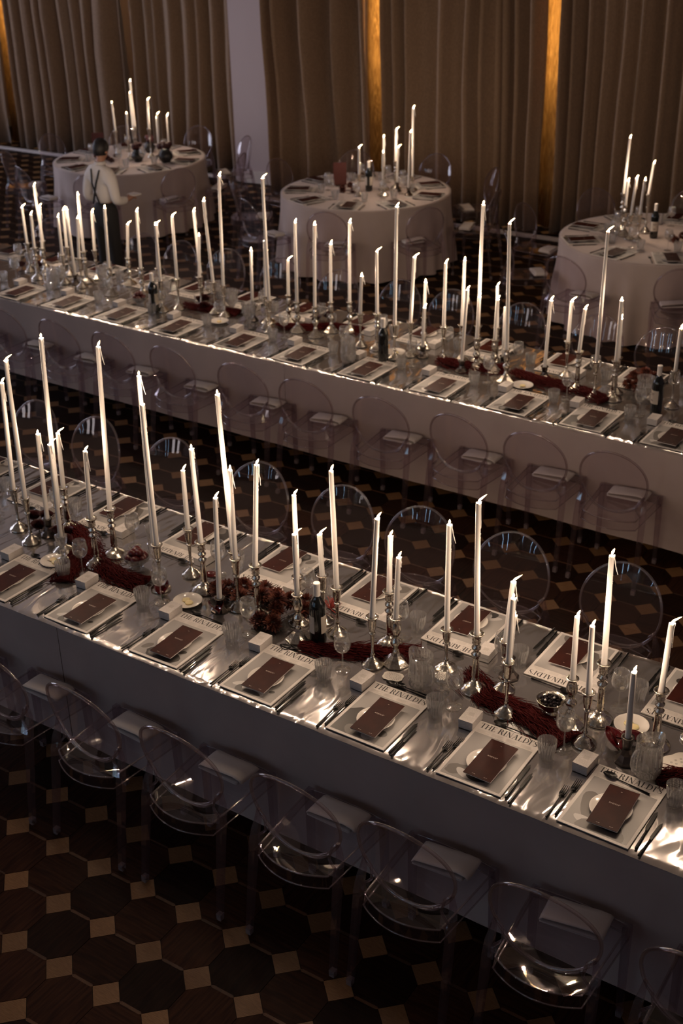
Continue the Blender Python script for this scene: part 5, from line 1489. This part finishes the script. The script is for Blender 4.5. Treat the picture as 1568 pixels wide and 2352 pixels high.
# ------------------------------------------------------------------ waiter
def skin_body(name, V, E, R_, m_, parent, sub=2, root=0):
    me = bpy.data.meshes.new(name)
    me.from_pydata(V, E, [])
    me.materials.append(m_)
    o = put(name, me, parent)
    sk = o.modifiers.new('skin', 'SKIN')
    sk.use_smooth_shade = True
    if not me.skin_vertices:
        me.attributes.new(name='x', type='FLOAT', domain='POINT')
    for k, r in enumerate(R_):
        v = me.skin_vertices[0].data[k]
        v.radius = r if isinstance(r, tuple) else (r, r)
        v.use_root = (k == root)
    ss = o.modifiers.new('sub', 'SUBSURF'); ss.levels = sub; ss.render_levels = sub
    return o
def waiter(x, y, rz):
    # local axes: +y the way the body faces, +x the body's right
    t = thing('person', 'waiter in white shirt, dark braces and black trousers standing beside round table', 'person', (x, y, 0), rz)
    V, E, R_ = [], [], []
    def add(p, r, par=None):
        V.append(p); R_.append(r)
        if par is not None: E.append((par, len(V) - 1))
        return len(V) - 1
    pel = add((0, 0, 0.90), (0.105, 0.080))
    wa = add((0, 0.0, 1.03), (0.095, 0.070), pel)
    ch = add((0, -0.005, 1.22), (0.140, 0.095), wa)
    sh = add((0, -0.005, 1.33), (0.105, 0.055), ch)
    nk = add((0, -0.01, 1.42), (0.050, 0.052), sh)
    nk2 = add((0.005, 0.01, 1.475), (0.046, 0.050), nk)
    hd = add((0.008, 0.035, 1.55), (0.068, 0.082), nk2)
    hd2 = add((0.008, 0.03, 1.625), (0.066, 0.080), hd)
    add((0.008, 0.025, 1.655), (0.035, 0.045), hd2)
    no = add((0.014, 0.118, 1.535), (0.012, 0.016), hd)
    hands = {}
    for s in (-1, 1):
        hp = add((s * 0.088, 0, 0.84), (0.085, 0.088), pel)
        kn = add((s * 0.095, 0.015 + 0.01 * s, 0.47), (0.056, 0.06), hp)
        an = add((s * 0.098, -0.015 + 0.02 * s, 0.09), (0.036, 0.038), kn)
        add((s * 0.105, 0.11 + 0.02 * s, 0.035), (0.038, 0.030), an)
        s1 = add((s * 0.175, -0.015, 1.325), (0.060, 0.058), sh)
        el = add((s * 0.235, -0.03 + 0.02 * s, 1.07), (0.044, 0.044), s1)
        wr = add((s * 0.165 + 0.02, 0.20, 1.02 + 0.02 * s), (0.027, 0.029), el)
        pa = add((s * 0.140 + 0.02, 0.265, 1.025 + 0.02 * s), (0.034, 0.018), wr)
        for f, (ox, ln, oz) in enumerate(((-0.027, 0.060, 0.004), (-0.009, 0.070, 0.006), (0.009, 0.066, 0.006), (0.026, 0.052, 0.002))):
            a1 = add((s * 0.140 + 0.02 + ox, 0.300, 1.027 + 0.02 * s + oz), 0.0095, pa)
            a2 = add((s * 0.135 + 0.02 + ox, 0.300 + ln * 0.55, 1.020 + 0.02 * s), 0.0088, a1)
            add((s * 0.128 + 0.02 + ox, 0.300 + ln * 0.85, 1.000 + 0.02 * s), 0.0078, a2)
        th = add((s * 0.105 + 0.02, 0.262, 1.04 + 0.02 * s), 0.0115, pa)
        add((s * 0.085 + 0.02, 0.300, 1.048 + 0.02 * s), 0.0095, th)
    skin_body('body', V, E, R_, M['skin'], t)
    # shirt
    V2, E2, R2 = [], [], []
    def a2(p, r, par=None):
        V2.append(p); R2.append(r)
        if par is not None: E2.append((par, len(V2) - 1))
        return len(V2) - 1
    w0 = a2((0, 0, 0.99), (0.126, 0.096))
    w1 = a2((0, -0.002, 1.13), (0.150, 0.112), w0)
    c1 = a2((0, -0.008, 1.22), (0.158, 0.112), w1)
    s0 = a2((0, -0.018, 1.345), (0.140, 0.094), c1)
    a2((0, -0.008, 1.435), (0.066, 0.066), s0)
    for s in (-1, 1):
        p = a2((s * 0.178, -0.016, 1.322), (0.076, 0.072), s0)
        p1 = a2((s * 0.218, -0.03 + 0.01 * s, 1.19), (0.066, 0.064), p)
        p = a2((s * 0.240, -0.035 + 0.02 * s, 1.065), (0.062, 0.060), p1)
        p2 = a2((s * 0.205 + 0.01, 0.09, 1.04 + 0.01 * s), (0.052, 0.050), p)
        a2((s * 0.17 + 0.02, 0.185, 1.022 + 0.02 * s), (0.036, 0.036), p2)
    skin_body('shirt', V2, E2, R2, M['shirt'], t)
    # collar, braces, waistband
    b = MB(); b.lathe([(0.062, 1.405), (0.060, 1.435), (0.064, 1.437), (0.072, 1.405)], 20, c=(0.0, -0.004, 0.018), close=False); put('collar', b.mesh('collar', M['shirt']), t)
    for s in (-1, 1):
        b = MB()
        b.tube([(s * 0.075, 0.112, 1.03), (s * 0.082, 0.118, 1.18), (s * 0.085, 0.085, 1.34), (s * 0.082, 0.0, 1.41), (s * 0.070, -0.090, 1.37), (s * 0.035, -0.128, 1.24), (-s * 0.01, -0.126, 1.13), (-s * 0.06, -0.116, 1.02)], [0.011] * 8, 6)
        put('brace', b.mesh('brace', M['black']), t)
    V3, E3, R3 = [], [], []
    def a3(p, r, par=None):
        V3.append(p); R3.append(r)
        if par is not None: E3.append((par, len(V3) - 1))
        return len(V3) - 1
    q0 = a3((0, 0, 0.93), (0.150, 0.118))
    a3((0, 0, 1.075), (0.152, 0.118), q0)
    for s in (-1, 1):
        p = a3((s * 0.088, 0, 0.82), (0.100, 0.104), q0)
        p1 = a3((s * 0.095, 0.01 + 0.01 * s, 0.48), (0.074, 0.078), p)
        a3((s * 0.098, -0.01 + 0.02 * s, 0.085), (0.062, 0.066), p1)
    skin_body('trousers', V3, E3, R3, M['black'], t)
    for s in (-1, 1):
        V4 = [(s * 0.098, -0.04 + 0.02 * s, 0.045), (s * 0.100, 0.04 + 0.02 * s, 0.042), (s * 0.106, 0.15 + 0.02 * s, 0.032)]
        skin_body('shoe', V4, [(0, 1), (1, 2)], [(0.044, 0.044), (0.046, 0.042), (0.040, 0.030)], M['black'], t, 1)
    # hair: cap of short hair fuller at the back
    b = MB(); vs = []; fs = []
    nu, nv = 22, 11
    for j in range(nv + 1):
        ph = PI * 0.70 * j / nv
        for i in range(nu):
            a = 2 * PI * i / nu
            front = max(0, math.sin(a))
            p_ = ph * (1 - 0.42 * front)
            r = 1 + 0.05 * noise.noise(Vector((math.cos(a) * 3, math.sin(a) * 3, j)))
            vs.append((0.008 + 0.088 * r * math.sin(p_) * math.cos(a), 0.022 + 0.102 * r * math.sin(p_) * math.sin(a), 1.578 + 0.108 * r * math.cos(p_)))
    for j in range(nv):
        for i in range(nu):
            k = (i + 1) % nu
            fs.append((j * nu + i, (j + 1) * nu + i, (j + 1) * nu + k, j * nu + k))
    b.add(vs, fs); put('hair', b.mesh('hair', M['hair']), t)
    for s in (-1, 1):
        b = MB(); b.lathe([(0.0001, -0.006), (0.010, -0.004), (0.013, 0.0), (0.010, 0.004), (0.0001, 0.002)], 12, sy=1.6)
        put('ear', b.mesh('ear', M['skin']), t, (0.008 + s * 0.086, 0.03, 1.545), (0, s * PI / 2, 0))
        b = MB(); b.sphere((0, 0, 0), 0.0115, 10, 7); e = put('eye', b.mesh('eye', M['eye']), t, (0.008 + s * 0.032, 0.105, 1.565))
        b = MB(); b.sphere((0, 0.008, 0), 0.0055, 8, 5); put('pupil', b.mesh('pupil', M['black']), e)
    b = MB(); b.tube([(-0.014, 0.108, 1.498), (0.010, 0.114, 1.497), (0.034, 0.108, 1.498)], [0.003, 0.0055, 0.003], 6); put('mouth', b.mesh('mouth', M['redcard']), t)
    return t
WX, WY, WR = -5.03, 6.18, -0.12
WSX, WSZ = 0.83, 0.93
waiter(WX, WY, WR).scale = (WSX, WSX, WSZ)
def wl(lx, ly, z):
    c, s = math.cos(WR), math.sin(WR)
    lx, ly = lx * WSX, ly * WSX
    return (WX + c * lx - s * ly, WY + s * lx + c * ly, z * WSZ)
t = put('folded_cloth', None, None, wl(0.155, 0.335, 1.062), (0, 0, WR)); tag(t, 'small folded white cloth held in the waiter\'s hands', 'cloth')
b = MB(); b.box(-0.06, 0.05, -0.045, 0.05, 0.0, 0.007); b.box(-0.056, 0.052, -0.043, 0.048, 0.007, 0.013); put('folds', b.mesh('folds', M['napkin'], False), t)

# things that look alike: tell them apart by their order across the view
bpy.context.view_layer.update()
_by = {}
for o in COL.objects:
    if o.parent is None and o.get('category') and o.get('label'):
        _by.setdefault(o['label'], []).append(o)
def _across(o):
    p = cam_inv @ o.matrix_world.translation
    return p.x / -p.z
for lab, os_ in _by.items():
    if len(os_) > 1:
        for k, o in enumerate(sorted(os_, key=_across)):
            o['label'] = '%s, %s from left' % (lab, ordinal(k + 1))
